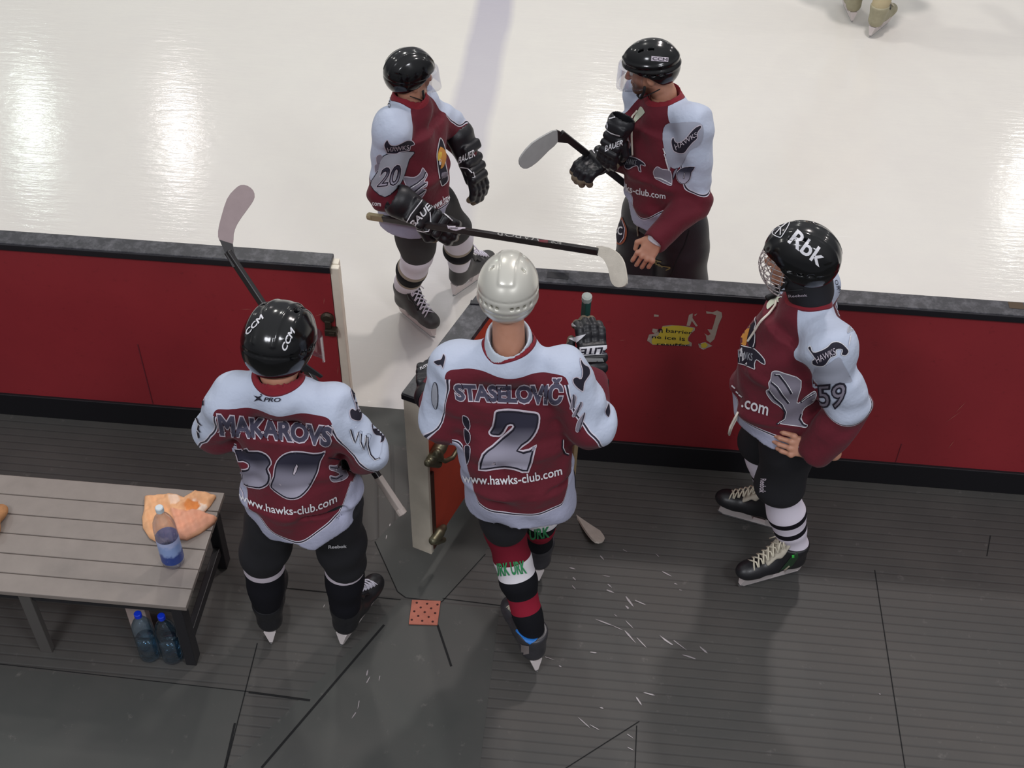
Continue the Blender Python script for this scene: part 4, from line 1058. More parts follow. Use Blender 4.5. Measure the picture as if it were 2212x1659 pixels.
def stroke(name, G, P, w, material, off=.0045):
    """a printed line of width w pixels"""
    o, tree = G; P = np.asarray(P, float); e = np.gradient(P, axis=0); e /= np.linalg.norm(e, axis=1)[:, None]+1e-9
    n = np.stack([-e[:, 1], e[:, 0]], 1)*w/2; Q = np.concatenate([P+n, (P-n)[::-1]]); return applique(name, tree, [Q], material, o, off, step=4)

def make_person(sp):
    root = empty('person', sp['base'], sp['label'], 'person'); G = {}
    Mh = frame(sp['hfwd'], sp.get('hup', (0, 0, 1))); hc = np.asarray(sp['head'], float); nk = np.asarray(sp['neck'], float)
    ank = {}
    for s in ('R', 'L'):
        heel, toe = sp['foot'+s][:2]; kw = sp['foot'+s][2] if len(sp['foot'+s]) > 2 else {}
        ank[s], so, st = skate(root, heel, toe, **{**sp.get('skate', {}), **kw}); G['skate'+s] = (so, st)
    # body: one mesh
    S = Sdf(); pv = np.asarray(sp['pelvis'], float); lat = nrm(sp['lat'])
    chest = np.asarray(sp['secs'][-1][0], float)-np.array([0, 0, .04])
    S.econe(pv, chest*.85+pv*.15, .12, .08, .12, .07, lat, k=.04)
    S.cone(nk-(nk-chest)*.5, nk, .058, .056, .03)
    for s in ('R', 'L'):
        sh, el, wr = [np.asarray(sp[n+s], float) for n in ('sh', 'el', 'wr')]
        S.cone(nk-np.array([0, 0, .10]), sh, .045, .05, .03).cone(sh, el, .05, .040, .03).cone(el, wr, .038, .026, .02)
        S.cone(sp['hip'+s], sp['kn'+s], .08, .055, .04).cone(sp['kn'+s], ank[s], .052, .034, .02)
    hsc = max(.88, min(1, sp.get('hs', 1.0))); nl = (nk-hc)@Mh/hsc; parts = [S.mesh(.012, 1)]
    hv, hf = head_tpl(nl); parts.append((place(hv*hsc, Mh, hc), hf)); nh = (len(parts[0][0]), len(hv))
    for s in ('R', 'L'):
        if 'hand'+s in sp:
            d, bk, curl, sd = sp['hand'+s]; f = nrm(d); u = nrm(np.asarray(bk, float)-f*(np.asarray(bk, float)@f)); M = np.stack([np.cross(f, u), f, u], 1)
            v, f_ = hand_tpl(curl, sd); parts.append((place(v*1.05, M, sp['wr'+s]), f_))
    V, F = join(*parts); hair = np.zeros(len(V)); loc = hv
    bm_ = np.zeros(len(hv))
    if sp.get('beard'):
        bm_ = np.clip((-.042-loc[:, 2]+.9*np.clip(.02-loc[:, 1], 0, .1)*0)*40, 0, 1)*np.clip((loc[:, 1]+.02)*30, 0, 1)*np.clip((loc[:, 2]+.17)*40, 0, 1)*.92
        bm_ *= 1-np.exp(-(((loc[:, 2]+.063)/.010)**2+(loc[:, 0]/.022)**2))*(loc[:, 1] > .08)
    hb = np.clip((-loc[:, 1]-.01)*30, 0, 1)*np.clip((loc[:, 2]+.062)*40, 0, 1)
    bm_ = np.maximum(bm_, hb*sp.get('nape', .8)); hair[nh[0]:nh[0]+nh[1]] = bm_
    G['body'] = obj('body', V, F, M_skin, root, attrs={'hair': hair})
    for s in (-1, 1):
        S = Sdf(); S.ell((s*.031, .082, .004), (.0125, .0125, .0125)); v, f = S.mesh(.003, 1)
        b = obj('eye', place(v*hsc, Mh, hc), f, None, root, mats=[mat('eye_white', 'cfcac4', .3), mat('iris', '2a1d14', .2)], fmat=(v[f].mean(1)[:, 1] > .0935).astype(int))
    G['jersey'] = jersey(root, sp)
    G['pants'] = pants(root, sp)
    for s in ('R', 'L'):
        kn = np.asarray(sp['kn'+s], float); an = ank[s]+np.array([0, 0, sp.get('socklow', .03)]); r = sp.get('sock', (.078, .055))
        fwd = nrm(sp.get('lfwd'+s, sp['fwd']))
        G['sock'+s] = leg_cloth(root, 'hockey_sock', kn+(an-kn)*sp.get('socktop', .02), an, r[0], r[1], sp['smat'], bulge=fwd*.014)
    Mhs = Mh*sp.get('hs', 1.0)
    ho, ht = helmet(root, hc+Mh@np.array([0, 0, .006]), Mhs, sp['hstyle'], sp.get('hmat'), sp.get('hcut')); G['helmet'] = (ho, ht)
    if sp.get('visor'): visor(ho, hc, Mhs)
    if sp.get('cage'): cage(ho, hc, Mhs)
    if sp.get('undershirt'):
        S = Sdf(); S.cone(nk-np.array([0, 0, .03]), nk+np.array([0, 0, .012]), .083, .078, .01); S.cone(nk+np.array([0, -.012, .01]), nk+np.array([0, -.02, .16]), .062, .075, .012, op='-'); gv, gf = S.mesh(.005, 1)
        obj('undershirt', gv, gf, mat('pale_undershirt', 'c3ccd6', .8, bmp=.3, bscale=30), root)
    if sp.get('guard'):
        S = Sdf(); a_ = hc+Mh@np.array([0, -.03, -.045]); S.cone(a_, nk+np.array([0, 0, .02]), .088, .082, .02)
        S.cone(a_+np.array([0, 0, .02]), nk, .060, .060, .01, op='-'); gv, gf = S.mesh(.005, 1)
        G['guard'] = (obj('neck_guard', gv, gf, M_black, root), bvh(gv, gf))
    if sp.get('strap', True): chinstrap(ho, hc, Mh)
    for s in ('R', 'L'):
        if 'glove'+s in sp:
            d, bk, curl, sd = sp['glove'+s]; G['glove'+s] = glove(root, sp['wr'+s], d, bk, sd, curl, material=sp.get('gmat'), size=sp.get('gsize', 1.0))
    G['root'] = root; G['Mh'] = Mh; G['hc'] = hc; return G
# ------------------------------------------------------------------ person: back turned, at the left
def v3(*a): return np.array(a, float)
sp39 = dict(base=(-1.04, 3.05, 0), label='person seen from behind in burgundy jersey numbered 39, glossy black helmet, stick raised',
    head=J(606, 748, 3.13), hfwd=(.18, 1, -.55), neck=v3(-1.035, 3.06, 1.475), fwd=(.10, 1, 0), lat=(1, -.10, 0), hs=1.05, hcut=[-.112, -.108, -.085, -.052, -.036, .004, .034, .044],
    secs=[(v3(-1.005, 3.03, .78), .218, .150), (v3(-1.01, 3.03, .92), .212, .145), (v3(-1.02, 3.05, 1.10), .185, .130), (v3(-1.03, 3.05, 1.27), .195, .120)],
    shL=v3(-1.210, 3.05, 1.350), shR=v3(-.855, 3.03, 1.355), elL=v3(-1.300, 3.09, 1.14), elR=v3(-.755, 3.02, 1.165),
    wrL=v3(-1.17, 3.31, 1.12), wrR=v3(-.85, 3.22, .955), sleeve=(.082, .078, .062),
    pelvis=v3(-1.0, 3.04, .90), hipR=v3(-.905, 3.04, .84), hipL=v3(-1.105, 3.04, .84), knR=v3(-.885, 3.05, .50), knL=v3(-1.20, 3.03, .50),
    footL=((-1.21, 2.974), (-1.235, 3.26)), footR=((-.921, 2.995), (-.815, 3.265)), thigh=(.112, .088), sock=(.076, .058),
    smat=sock_material('black_sock_white_band', [(0, '14141a'), (.10, 'b9b0b8'), (.19, '14141a')]), hemz=.845, hem=lambda u, v: np.where(v < 0, .13*np.exp(-(u/.5)**2), .03)+.0*u,
    hstyle='black', visor=True, gloveL=((.25, .8, .35), (-.6, .3, .6), 1.0, 1), gloveR=((-.35, .75, -.45), (.5, .2, .6), 1.0, -1), seed=2, band=.075, side=.20, yoke=.088, slo=-.028,
    skate=dict(lace=M_lacew, tongue=M_boot))
G39 = make_person(sp39)
P0 = J(870, 1110, 3.14); P1 = J(486, 535, 3.66)
stick('hockey_stick', P0, P1, J(530, 405, 3.62)-P1, 'black stick with a bare pale blade raised above the red barrier by the left player', blade_mat=mat('pale_tape_pinkish', '9a8a8a', .8, var=.12), tape=mat('white_grip', 'b0a49c', .8), taped=.17, blade_px=[(474,520),(471,500),(478,468),(490,430),(505,410),(520,399),(535,401),(547,411),(550,425),(543,440),(525,465),(512,485),(505,505),(503,528),(490,527)], hosel_px=[(474,518),(503,527),(506,545),(517,572),(503,578),(487,548)])

# ------------------------------------------------------------------ person: back turned, silver helmet, stepping over beside the gate
sp2 = dict(base=(-.20, 3.18, 0), label='person seen from behind in burgundy jersey numbered 2, pearl silver helmet',
    head=J(1098, 628, 3.22), hfwd=(.0, 1, -.12), neck=v3(-.272, 3.17, 1.598), fwd=(-.06, 1, 0), lat=(1, .06, 0), hs=.87,
    secs=[(v3(-.215, 3.12, .86), .203, .150), (v3(-.222, 3.12, 1.02), .197, .145), (v3(-.25, 3.15, 1.20), .205, .140), (v3(-.262, 3.16, 1.42), .205, .125)],
    shL=v3(-.455, 3.16, 1.475), shR=v3(-.085, 3.14, 1.500), elL=v3(-.492, 3.14, 1.225), elR=v3(.015, 3.10, 1.300),
    wrL=v3(-.570, 3.38, 1.18), wrR=v3(.005, 3.36, 1.33), sleeve=(.086, .086, .066),
    pelvis=v3(-.21, 3.14, .95), hipR=v3(-.145, 3.17, .92), hipL=v3(-.30, 3.12, .92), knR=v3(-.15, 3.36, .60), knL=v3(-.262, 3.14, .60),
    footL=((-.121, 2.953), (-.250, 3.190)), footR=((-.150, 3.40), (-.165, 3.67)), thigh=(.102, .088), sock=(.078, .052), lfwdL=(-.4, .9, 0), lfwdR=(0, 1, 0),
    smat=sock_material('red_black_sock', [(0, '6d1626'), (.33, 'dcd8dc'), (.47, '131318'), (.64, '8a1c30'), (.77, '131318')]), socktop=-.22, plen=.72, hemz=.885, hem=lambda u, v: np.where(v < 0, .05*np.cos(u*1.3), .0)+.0*u,
    hstyle='silver', hmat=M_silver, strap=False, gloveL=((-.15, .85, -.25), (-.2, .2, 1), .5, 1), gloveR=((-.08, .45, .85), (.35, -.8, .5), 1.0, -1), seed=5, band=.10, side=.22, yoke=.062, slvL=.245, slo=-.022, collar=.093, nape=.15, undershirt=True, nhole=.078,
    skate=dict(lace=M_lace, tongue=M_boot, boot=mat('silver_black_boot', '37363a', .35, var=.6, vscale=18)))
G2 = make_person(sp2)
P0 = J(1268, 640, 3.50); P1 = J(1230, 1098, 3.84)
stick('hockey_stick', P0, P1, onz(1290, 1178)-onz(1228, 1085), 'upright stick with a pale wooden shaft, its scuffed blade on the rubber floor', shaft_mat=mat('bare_wood_shaft', 'a08a68', .6, var=.25, vscale=10), blade_mat=M_wtape, tape=mat('green_grip', '1c4a44', .6), taped=.22, knob=mat('pale_knob', '9aa09a', .7), blade_px=[(1222,1078),(1236,1072),(1247,1078),(1256,1090),(1264,1108),(1282,1132),(1298,1155),(1304,1168),(1298,1176),(1284,1176),(1270,1160),(1258,1140),(1242,1110),(1228,1090)], blade_n=(.30, .35, .88))

# ------------------------------------------------------------------ person: on the ice, head turned away
sp20 = dict(base=(-.86, 5.05, 0), label='person on the ice in burgundy jersey numbered 20, round black helmet, both gloves on',
    head=J(887, 163, 5.0), hfwd=(.80, .55, -.15), neck=v3(-.885, 4.98, 1.375), fwd=(.93, -.37, 0), lat=(-.37, -.93, 0), hs=.82,
    secs=[(v3(-.895, 4.98, .70), .170, .165), (v3(-.895, 4.98, .84), .170, .165), (v3(-.890, 4.98, 1.0), .175, .155), (v3(-.885, 4.98, 1.23), .175, .130)],
    shL=v3(-.868, 5.10, 1.265), shR=v3(-.945, 4.83, 1.300), elL=v3(-.720, 5.18, 1.075), elR=v3(-.99, 4.80, .955),
    wrL=v3(-.645, 5.13, .945), wrR=J(915, 466, 4.70), sleeve=(.082, .078, .050),
    pelvis=v3(-.875, 4.98, .78), hipR=v3(-.89, 4.92, .74), hipL=v3(-.80, 5.04, .74), knR=v3(-.875, 4.93, .52), knL=v3(-.71, 5.12, .52),
    footR=((-1.005, 5.075), (-.825, 4.905)), footL=((-.745, 5.23), (-.590, 5.440)), thigh=(.105, .090), sock=(.076, .058), plen=.88, lfwdR=(.5, -.8, 0), lfwdL=(.6, .6, 0), hipsize=(.15, .12),
    smat=sock_material('white_sock_black_band', [(0, 'd9d6de'), (.33, '9a9182'), (.39, '17171b'), (.63, '9a9182'), (.68, 'd9d6de')]), hemz=.735, hem=lambda u, v: .05*np.cos(v*1.2)-.0*u,
    hstyle='round', visor=True, pmat=mat('charcoal_cloth', '343434', .85, bmp=.1), gloveR=((.80, .02, -.55), (-.0, -.8, .6), 1.0, 1), gloveL=((.36, -.26, -.9), (.8, -.45, .3), .55, -1), seed=8, band=.11, side=.05, yoke=.12, slv=.25, gsize=1.15, wshort=.03,
    skate=dict(lace=M_lacew, tongue=M_boot, boot=mat('worn_grey_boot', '3b3a3a', .5, var=.3, vscale=30)))
G20 = make_person(sp20)
P0 = J(797, 467, 4.84); P1 = J(1300, 545, 4.16)
ST20 = stick('hockey_stick', P0, P1, J(1338, 615, 4.12)-P1, 'long black stick with a white taped blade reaching across above the black cap rail', blade_mat=mat('dirty_white_tape', 'cfc8ba', .8, var=.2, vscale=25, bmp=.2), tape=mat('tan_grip', '9b8f70', .85, bmp=.4, bscale=80), taped=.10, blade_px=[(1290,532),(1316,535),(1336,548),(1347,567),(1351,592),(1351,612),(1340,620),(1326,618),(1318,605),(1314,580),(1304,560),(1286,545)])

# ------------------------------------------------------------------ person: on the ice, profile to the left, one bare hand
sp10 = dict(base=(.28, 4.82, 0), label='bearded person on the ice, burgundy jersey numbered 10, clear visor, bare left hand',
    head=J(1404, 148, 4.82), hfwd=(-1, .05, -.25), neck=v3(.225, 4.83, 1.555), fwd=(-.66, -.75, 0), lat=(-.75, .66, 0), hs=.84, hcut=[-.085, -.082, -.062, -.026, .000, .016, .034, .044],
    secs=[(v3(.285, 4.83, .93), .175, .150), (v3(.275, 4.83, 1.04), .175, .150), (v3(.26, 4.83, 1.20), .19, .150), (v3(.24, 4.83, 1.43), .185, .130)],
    shL=v3(.350, 4.72, 1.485), shR=v3(.145, 4.95, 1.475), elL=v3(.400, 4.67, 1.13), elR=J(1365, 345, 5.03),
    wrL=J(1418, 517, 4.50), wrR=J(1322, 338, 4.84), sleeve=(.086, .076, .060),
    pelvis=v3(.29, 4.84, .92), hipR=v3(.22, 4.90, .86), hipL=v3(.37, 4.78, .86), knR=v3(.19, 4.84, .50), knL=v3(.40, 4.72, .49),
    footR=((.25, 4.98), (.08, 4.76)), footL=((.46, 4.80), (.36, 4.53)), thigh=(.130, .125), sock=(.078, .056),
    smat=sock_material('black_sock', [(0, '17171b')]), hemz=.99, hem=lambda u, v: np.where(v > 0, .11*np.exp(-(u/.5)**2), .0),
    hstyle='ridged', visor=True, beard=True, nape=.3, handL=((-.45, -.35, -.8), (-.2, -.95, .35), 1.2, 1), gloveR=((-.62, -.55, -.05), (-.3, -.4, .85), 1.0, 1), seed=11, band=.10, side=.0, yoke=.12, slv=.29, gsize=1.15, pmat=mat('black_shiny_cloth', '1b1b20', .5, var=.3, vscale=15, bmp=.1), hipsize=(.19, .15),
    skate=dict(lace=M_lacew, tongue=M_boot))
G10 = make_person(sp10)
P1 = J(1207, 284, 4.72); P0 = J(1480, 500, 5.12)
stick('hockey_stick', P0, P1, J(1135, 350, 4.66)-P1, 'stick with a light grey blade held at the waist by the bearded player', blade_mat=mat('grey_blade_tape', 'a3a3a1', .75, var=.12), tape=M_gtape, blade_px=[(1202,281),(1180,290),(1150,310),(1130,335),(1124,350),(1128,363),(1140,366),(1160,352),(1185,325),(1204,306)], hosel_px=[(1203,281),(1209,283),(1255,315),(1250,327),(1225,308),(1204,306)])

# ------------------------------------------------------------------ person: profile, caged helmet, hand on hip
sp59 = dict(base=(.82, 3.62, 0), label='person in burgundy jersey numbered 59, caged black helmet, hand on hip, white socks',
    head=J(1725, 562, 3.58), hfwd=(-.95, .28, -.10), neck=v3(.755, 3.60, 1.53), fwd=(-.97, -.12, 0), lat=(-.12, .97, 0), hs=.93, guard=True,
    secs=[(v3(.755, 3.61, .92), .185, .182), (v3(.740, 3.61, 1.04), .182, .188), (v3(.730, 3.61, 1.22), .178, .175), (v3(.755, 3.61, 1.40), .175, .145)],
    shL=v3(.825, 3.43, 1.455), shR=v3(.79, 3.77, 1.455), elL=v3(.94, 3.41, 1.165), elR=v3(.86, 3.86, 1.16),
    wrL=J(1764, 972, 3.39), wrR=v3(.83, 3.85, .95), sleeve=(.090, .084, .072),
    pelvis=v3(.79, 3.61, .96), hipR=v3(.77, 3.72, .91), hipL=v3(.79, 3.55, .91), knR=v3(.74, 3.80, .54), knL=v3(.80, 3.56, .57),
    footL=((.963, 3.577), (.697, 3.457)), footR=((.900, 3.80), (.650, 3.865)), thigh=(.112, .100), sock=(.078, .056), plen=.95, lfwdL=(-.9, -.3, 0), lfwdR=(-1, .2, 0), hipsize=(.13, .14),
    smat=sock_material('white_sock_black_rings', [(0, 'ddd6e2'), (.42, '15131a'), (.50, 'ddd6e2'), (.62, '15131a'), (.70, 'ddd6e2')]), hemz=.955, hem=lambda u, v: .03+.02*np.cos(v*2),
    hstyle='black', cage=True, handL=((-.95, .12, .05), (.1, -.9, .4), .7, 1), handR=((-.5, .1, -.8), (-.2, .9, 0), .6, 1), seed=14, band=.06, side=.0, yoke=.12, slv=.30, nape=.8,
    skate=dict(lace=M_lace, tongue=M_tongue))
G59 = make_person(sp59)

# ------------------------------------------------------------------ far skater at the top edge of the photograph
spF = dict(base=(1.70, 8.45, 0), label='distant person skating away in cream and orange kit at the top edge of the ice',
    head=v3(1.72, 8.62, 1.66), hfwd=(.2, 1, -.3), neck=v3(1.72, 8.52, 1.50), fwd=(.1, 1, 0), lat=(1, -.1, 0),
    secs=[(v3(1.72, 8.42, .78), .20, .15), (v3(1.72, 8.43, .98), .20, .15), (v3(1.72, 8.45, 1.18), .20, .14), (v3(1.72, 8.48, 1.36), .19, .12)],
    shL=v3(1.53, 8.48, 1.42), shR=v3(1.91, 8.48, 1.42), elL=v3(1.42, 8.55, 1.15), elR=v3(2.02, 8.55, 1.15),
    wrL=v3(1.48, 8.75, 1.05), wrR=v3(1.96, 8.75, 1.05), pelvis=v3(1.71, 8.40, .90), hipR=v3(1.80, 8.40, .84), hipL=v3(1.62, 8.42, .84), knR=v3(1.83, 8.42, .48), knL=v3(1.61, 8.58, .48),
    footL=((1.64, 8.452), (1.60, 8.73)), footR=((1.745, 8.26), (1.90, 8.49)), smat=sock_material('cream_orange_sock', [(0, 'c98a2c'), (.25, 'd9d2c4'), (.34, 'b39a6c'), (.72, 'b5a988')]),
    hemz=.82, hem=lambda u, v: .02+0*u, hstyle='round', hmat=mat('white_shell', 'cfcfcf', .25), gloveL=((.2, .9, -.2), (-.3, .2, .9), 1, 1), gloveR=((-.2, .9, -.2), (.3, .2, .9), 1, -1), gmat=mat('cream_glove', 'a09878', .7),
    pmat=mat('tan_pants', '8f8158', .8), jmat=mat('orange_jersey', 'c07a2c', .85), res=.012, skate=dict(boot=mat('cream_boot', '9f9a80', .6, var=.2), lace=M_lace, tongue=M_boot))
GF = make_person(spF)
# ------------------------------------------------------------------ print on jersey 39
g = G39['jersey']; z = Zm(400, 640, 2.963); o, tr = g
lettering('lettering', tr, 'MAKAROVS', [(472, 897), (716, 924), (712, 962), (478, 938)], M_pale, o, .003, offset=.085, arc=-1, space=.95)
lettering('lettering', tr, 'MAKAROVS', [(472, 897), (716, 924), (712, 962), (478, 938)], M_name, o, .0045, offset=.04, arc=-1, space=.95)
number(g, z([(312, 972), (350, 978), (398, 968), (410, 985), (470, 985), (520, 1005), (550, 1040), (555, 1075), (535, 1105), (550, 1140), (548, 1180), (525, 1215), (480, 1235), (430, 1228), (385, 1215), (345, 1180), (332, 1150), (328, 1106), (372, 1104), (400, 1098), (402, 1076), (372, 1062), (340, 1062), (330, 1030), (318, 1000)]), d1=2.4, d2=5.4)
number(g, z([(897, 985), (890, 1015), (870, 1050), (862, 1080), (850, 1130), (820, 1190), (790, 1240), (745, 1285), (700, 1302), (650, 1298), (600, 1270), (545, 1225), (545, 1190), (562, 1150), (568, 1100), (585, 1050), (625, 1010), (680, 990), (750, 990), (820, 1000), (870, 995)]), [z([(715, 1065), (726, 1080), (716, 1115), (698, 1145), (686, 1135), (696, 1095)])], d1=2.4, d2=5.6)
stroke('number', g, z([(588, 1165), (625, 1205), (670, 1212), (712, 1190)]), 3, M_dark, .0062); stroke('number', g, z([(592, 1180), (625, 1217), (670, 1224), (712, 1203)]), 2, M_pale, .0066)
lettering('lettering', tr, 'www.hawks-club.com', z([(345, 1248), (965, 1262), (970, 1312), (350, 1298)]), M_wp, o, .004, 3, offset=.012, arc=31)
lettering('lettering', tr, 'PRO', z([(508, 645), (612, 650), (610, 676), (504, 672)]), M_dark, o, .004, 3, offset=.02, shear=.2)
for P in ([(440, 632), (470, 642), (498, 630), (480, 650), (500, 672), (470, 662), (440, 672), (460, 652)], [(484, 622), (492, 622), (492, 632), (484, 632)]): applique('emblem', tr, [z(P)], M_dark, o, .004, 3)
emblem('emblem', g, z([(1048, 565), (1072, 600), (1105, 640), (1148, 655), (1155, 700), (1135, 740), (1130, 780), (1110, 800), (1060, 785), (1048, 735), (1068, 715), (1088, 728), (1085, 690), (1066, 640)]), M_pale, M_dark, 1.8, label='dark winged badge with pale outline')
lettering('lettering', tr, 'HAWKS', z([(1092, 690), (1120, 650), (1145, 690), (1110, 745)]), M_pale, o, .0058, 2)
emblem('sleeve_number', g, z([(1200, 800), (1232, 780), (1240, 830), (1275, 870), (1272, 925), (1245, 938), (1250, 900), (1215, 890), (1195, 860), (1190, 825)]), M_pale, M_dark, 1.2)
emblem('emblem', g, z([(108, 590), (122, 600), (126, 695), (98, 702), (62, 702), (60, 690), (84, 660), (98, 620)]), M_pale, M_dark, 1.8)
for P in ([(1055, 850), (1072, 852), (1090, 930), (1100, 900), (1112, 862), (1135, 870), (1126, 920), (1142, 972), (1154, 930), (1160, 880), (1190, 890), (1172, 950), (1188, 1005), (1215, 1038), (1240, 1025), (1255, 960), (1250, 900), (1180, 830), (1100, 830)],):
    emblem('feather_print', g, z(P), mat('pale_blue_cloth', 'b9c2d4', .8, spec=.2), None)
for P in ([(1056, 850), (1072, 900), (1088, 936), (1098, 900), (1108, 868)], [(1124, 880), (1122, 930), (1143, 978), (1152, 930), (1156, 890)], [(1165, 900), (1166, 950), (1185, 1012), (1215, 1045), (1245, 1035)], [(75, 780), (88, 810), (112, 832), (92, 815), (84, 850), (100, 870), (82, 862), (90, 905)]):
    stroke('feather_print', g, z(P), 3.2, M_dark, .0055); stroke('feather_print', g, [(x-1.6, y+1.2) for x, y in z(P)], 1.4, M_wp, .006)
emblem('wing_print', g, z([(905, 1015), (950, 1005), (1002, 1010), (1010, 1040), (1050, 1060), (1058, 1100), (1030, 1112), (1045, 1150), (1010, 1180), (950, 1190), (925, 1170), (925, 1145), (960, 1152), (985, 1140), (955, 1122), (922, 1110), (920, 1080), (955, 1082), (975, 1072), (945, 1055), (915, 1045)]), M_pale, M_grey, 1.6)
for P in ([(915, 1030), (950, 1035), (985, 1045)], [(925, 1095), (960, 1100), (1000, 1100)], [(930, 1158), (965, 1168), (1005, 1150)]): stroke('wing_print', g, z(P), 2.2, M_dark, .0058)
stroke('wing_print', g, z([(322, 1180), (350, 1215), (372, 1260), (375, 1290)]), 2, M_pale)
lettering('lettering', G39['pants'][1], 'Reebok', z([(918, 1592), (1030, 1588), (1030, 1606), (918, 1612)]), M_wp, G39['pants'][0], .004, 3, offset=.02)
ho, ht = G39['helmet']
lettering('lettering', ht, 'CCM', z([(612, 332), (676, 198), (704, 222), (642, 352)]), M_wp, ho, .002, 3, offset=.03, shear=.2)
lettering('lettering', ht, 'CCM', z([(380, 228), (486, 116), (508, 134), (400, 248)]), M_wp, ho, .002, 3, offset=.03, shear=.2)
b = MB(); b.prism([J(x, y, 2.98) for x, y in z([(745, 470), (775, 440), (880, 515), (865, 525), (840, 510)])], (0, .004, .002)); b.build('strap_end', M_strap, ho)

# ------------------------------------------------------------------ print on jersey 2
g = G2['jersey']; z = Zm(860, 540, 2.764); o, tr = g
for off_, m_, d_ in ((.085, M_pale, .003), (.04, M_name, .0045)): lettering('lettering', tr, 'STASELOVI\u010c', z([(330, 772), (985, 772), (972, 915), (352, 893)]), m_, o, d_, 4, offset=off_, shear=.0, arc=2, space=.95)
number(g, z([(575, 965), (600, 950), (660, 945), (720, 950), (745, 955), (790, 960), (835, 970), (848, 1000), (840, 1060), (815, 1110), (780, 1150), (725, 1192), (780, 1185), (825, 1160), (818, 1200), (780, 1328), (700, 1315), (640, 1305), (580, 1312), (478, 1315), (500, 1215), (560, 1165), (620, 1110), (675, 1062), (680, 1048), (658, 1052), (640, 1085), (615, 1112), (585, 1115), (552, 1110), (538, 1085), (560, 1050), (570, 1000)]), d1=4, d2=8)
lettering('lettering', tr, 'www.hawks-club.com', z([(385, 1330), (973, 1288), (978, 1338), (390, 1382)]), M_wp, o, .004, 4, offset=.015, arc=13)
emblem('emblem', g, z([(1085, 640), (1110, 680), (1140, 700), (1147, 740), (1125, 775), (1112, 800), (1105, 845), (1075, 832), (1045, 800), (1040, 768), (1065, 755), (1090, 765), (1096, 720), (1085, 680)]), M_pale, M_dark, 2.0, label='dark winged badge with pale outline')
emblem('emblem', g, z([(270, 620), (285, 640), (278, 680), (268, 712), (256, 690), (238, 692), (212, 668), (240, 655), (258, 650)]), M_pale, M_dark, 1.4)
emblem('sleeve_number', g, z([(1256, 912), (1264, 945), (1266, 975), (1254, 1000), (1232, 965)]), M_pale, M_dark, 1.0)
for P in ([(1045, 860), (1066, 880), (1050, 940), (1024, 950), (1030, 910)], [(1090, 905), (1102, 930), (1060, 992), (1038, 985)], [(1112, 968), (1114, 1000), (1082, 1082), (1060, 1078), (1070, 1020)]):
    emblem('feather_print', g, z(P), M_pale, M_grey, 1.6); stroke('feather_print', g, z([P[0], P[len(P)//2]]), 1.6, M_dark, .0058)
emblem('feather_print', g, z([(215, 790), (236, 808), (241, 900), (228, 952), (205, 920), (200, 850)]), M_dark, M_greyl, 1.4)
for P in ([(386, 985), (420, 1000), (433, 1050), (420, 1078), (395, 1050), (384, 1020)], [(395, 1062), (430, 1090), (433, 1140), (415, 1162), (398, 1130)], [(398, 1170), (432, 1172), (430, 1240), (412, 1285), (400, 1235)]): emblem('wing_print', g, z(P), M_pale, M_dark, 1.6)
stroke('wing_print', g, z([(982, 1130), (978, 1180), (995, 1215), (1015, 1225)]), 3, M_dark); stroke('wing_print', g, z([(986, 1130), (983, 1178), (998, 1208), (1018, 1217)]), 1.6, M_wp, .0052)
go, gt = G2['gloveR']; zg = Zm(1200, 620, 2.862)
applique('cuff_band', gt, [zg([(150, 372), (325, 358), (325, 415), (150, 428)])], M_wp, go, .002, 3)
lettering('lettering', gt, 'FLITE', [zg([p])[0] for p in ((325, 412), (155, 420), (152, 385), (325, 370))], M_dark, go, .0035, 3, offset=.03, shear=.2)
applique('cuff_band', gt, [zg([(80, 318), (190, 290), (130, 345)])], M_wp, go, .002, 3); applique('cuff_band', gt, [zg([(80, 240), (100, 215), (130, 245)])], M_wp, go, .002, 3)
applique('cuff_band', gt, [zg([(180, 440), (290, 440), (300, 460), (200, 462)])], mat('grey_binding', '8d8f8f', .7), go, .002, 3)
lo, lt = G2['gloveL']; lettering('lettering', lt, 'FLITE', z([(130, 702), (176, 680), (182, 692), (136, 716)]), M_wp, lo, .002, 2, offset=.03)
for s_, qd in (('sockL', [[(1066, 1219), (1130, 1212), (1136, 1238), (1070, 1245)]]), ('sockR', [[(1144, 1146), (1184, 1138), (1184, 1160), (1146, 1166)]])):
    so = G2[s_]; st_ = bvh(np.array([so.matrix_world @ v.co for v in so.data.vertices]) if False else np.array([list(v.co+Vector(rootpos(so.parent))) for v in so.data.vertices]), np.array([list(p.vertices) for p in so.data.polygons]))
    for qq in qd: lettering('lettering', st_, 'URK URK' if s_ == 'sockL' else 'URK', qq, mat('green_print', '2f8a54', .7), so, .003, 3, offset=.03)
so, st_ = G2['skateL']; M_blue = mat('blue_tape', '1f6fc0', .5)
zk = Zm(1020, 1180, 5.53)
applique('ankle_tape', st_, [zk([(495, 985), (580, 1000), (690, 1095), (790, 1020), (800, 1080), (760, 1130), (690, 1170), (640, 1140)])], M_blue, so, .003, 4, label='bright blue tape strip')
applique('boot_panel', st_, [zk([(355, 980), (390, 1010), (480, 1100), (600, 1180), (680, 1190), (680, 1280), (600, 1300), (480, 1210), (380, 1110)])], mat('silver_panel', 'a59a98', .3, .5), so, .002, 5)
applique('boot_panel', st_, [zk([(700, 960), (760, 1000), (745, 1080), (700, 1050)])], mat('gold_panel', '8d8560', .35, .5), so, .002, 4)

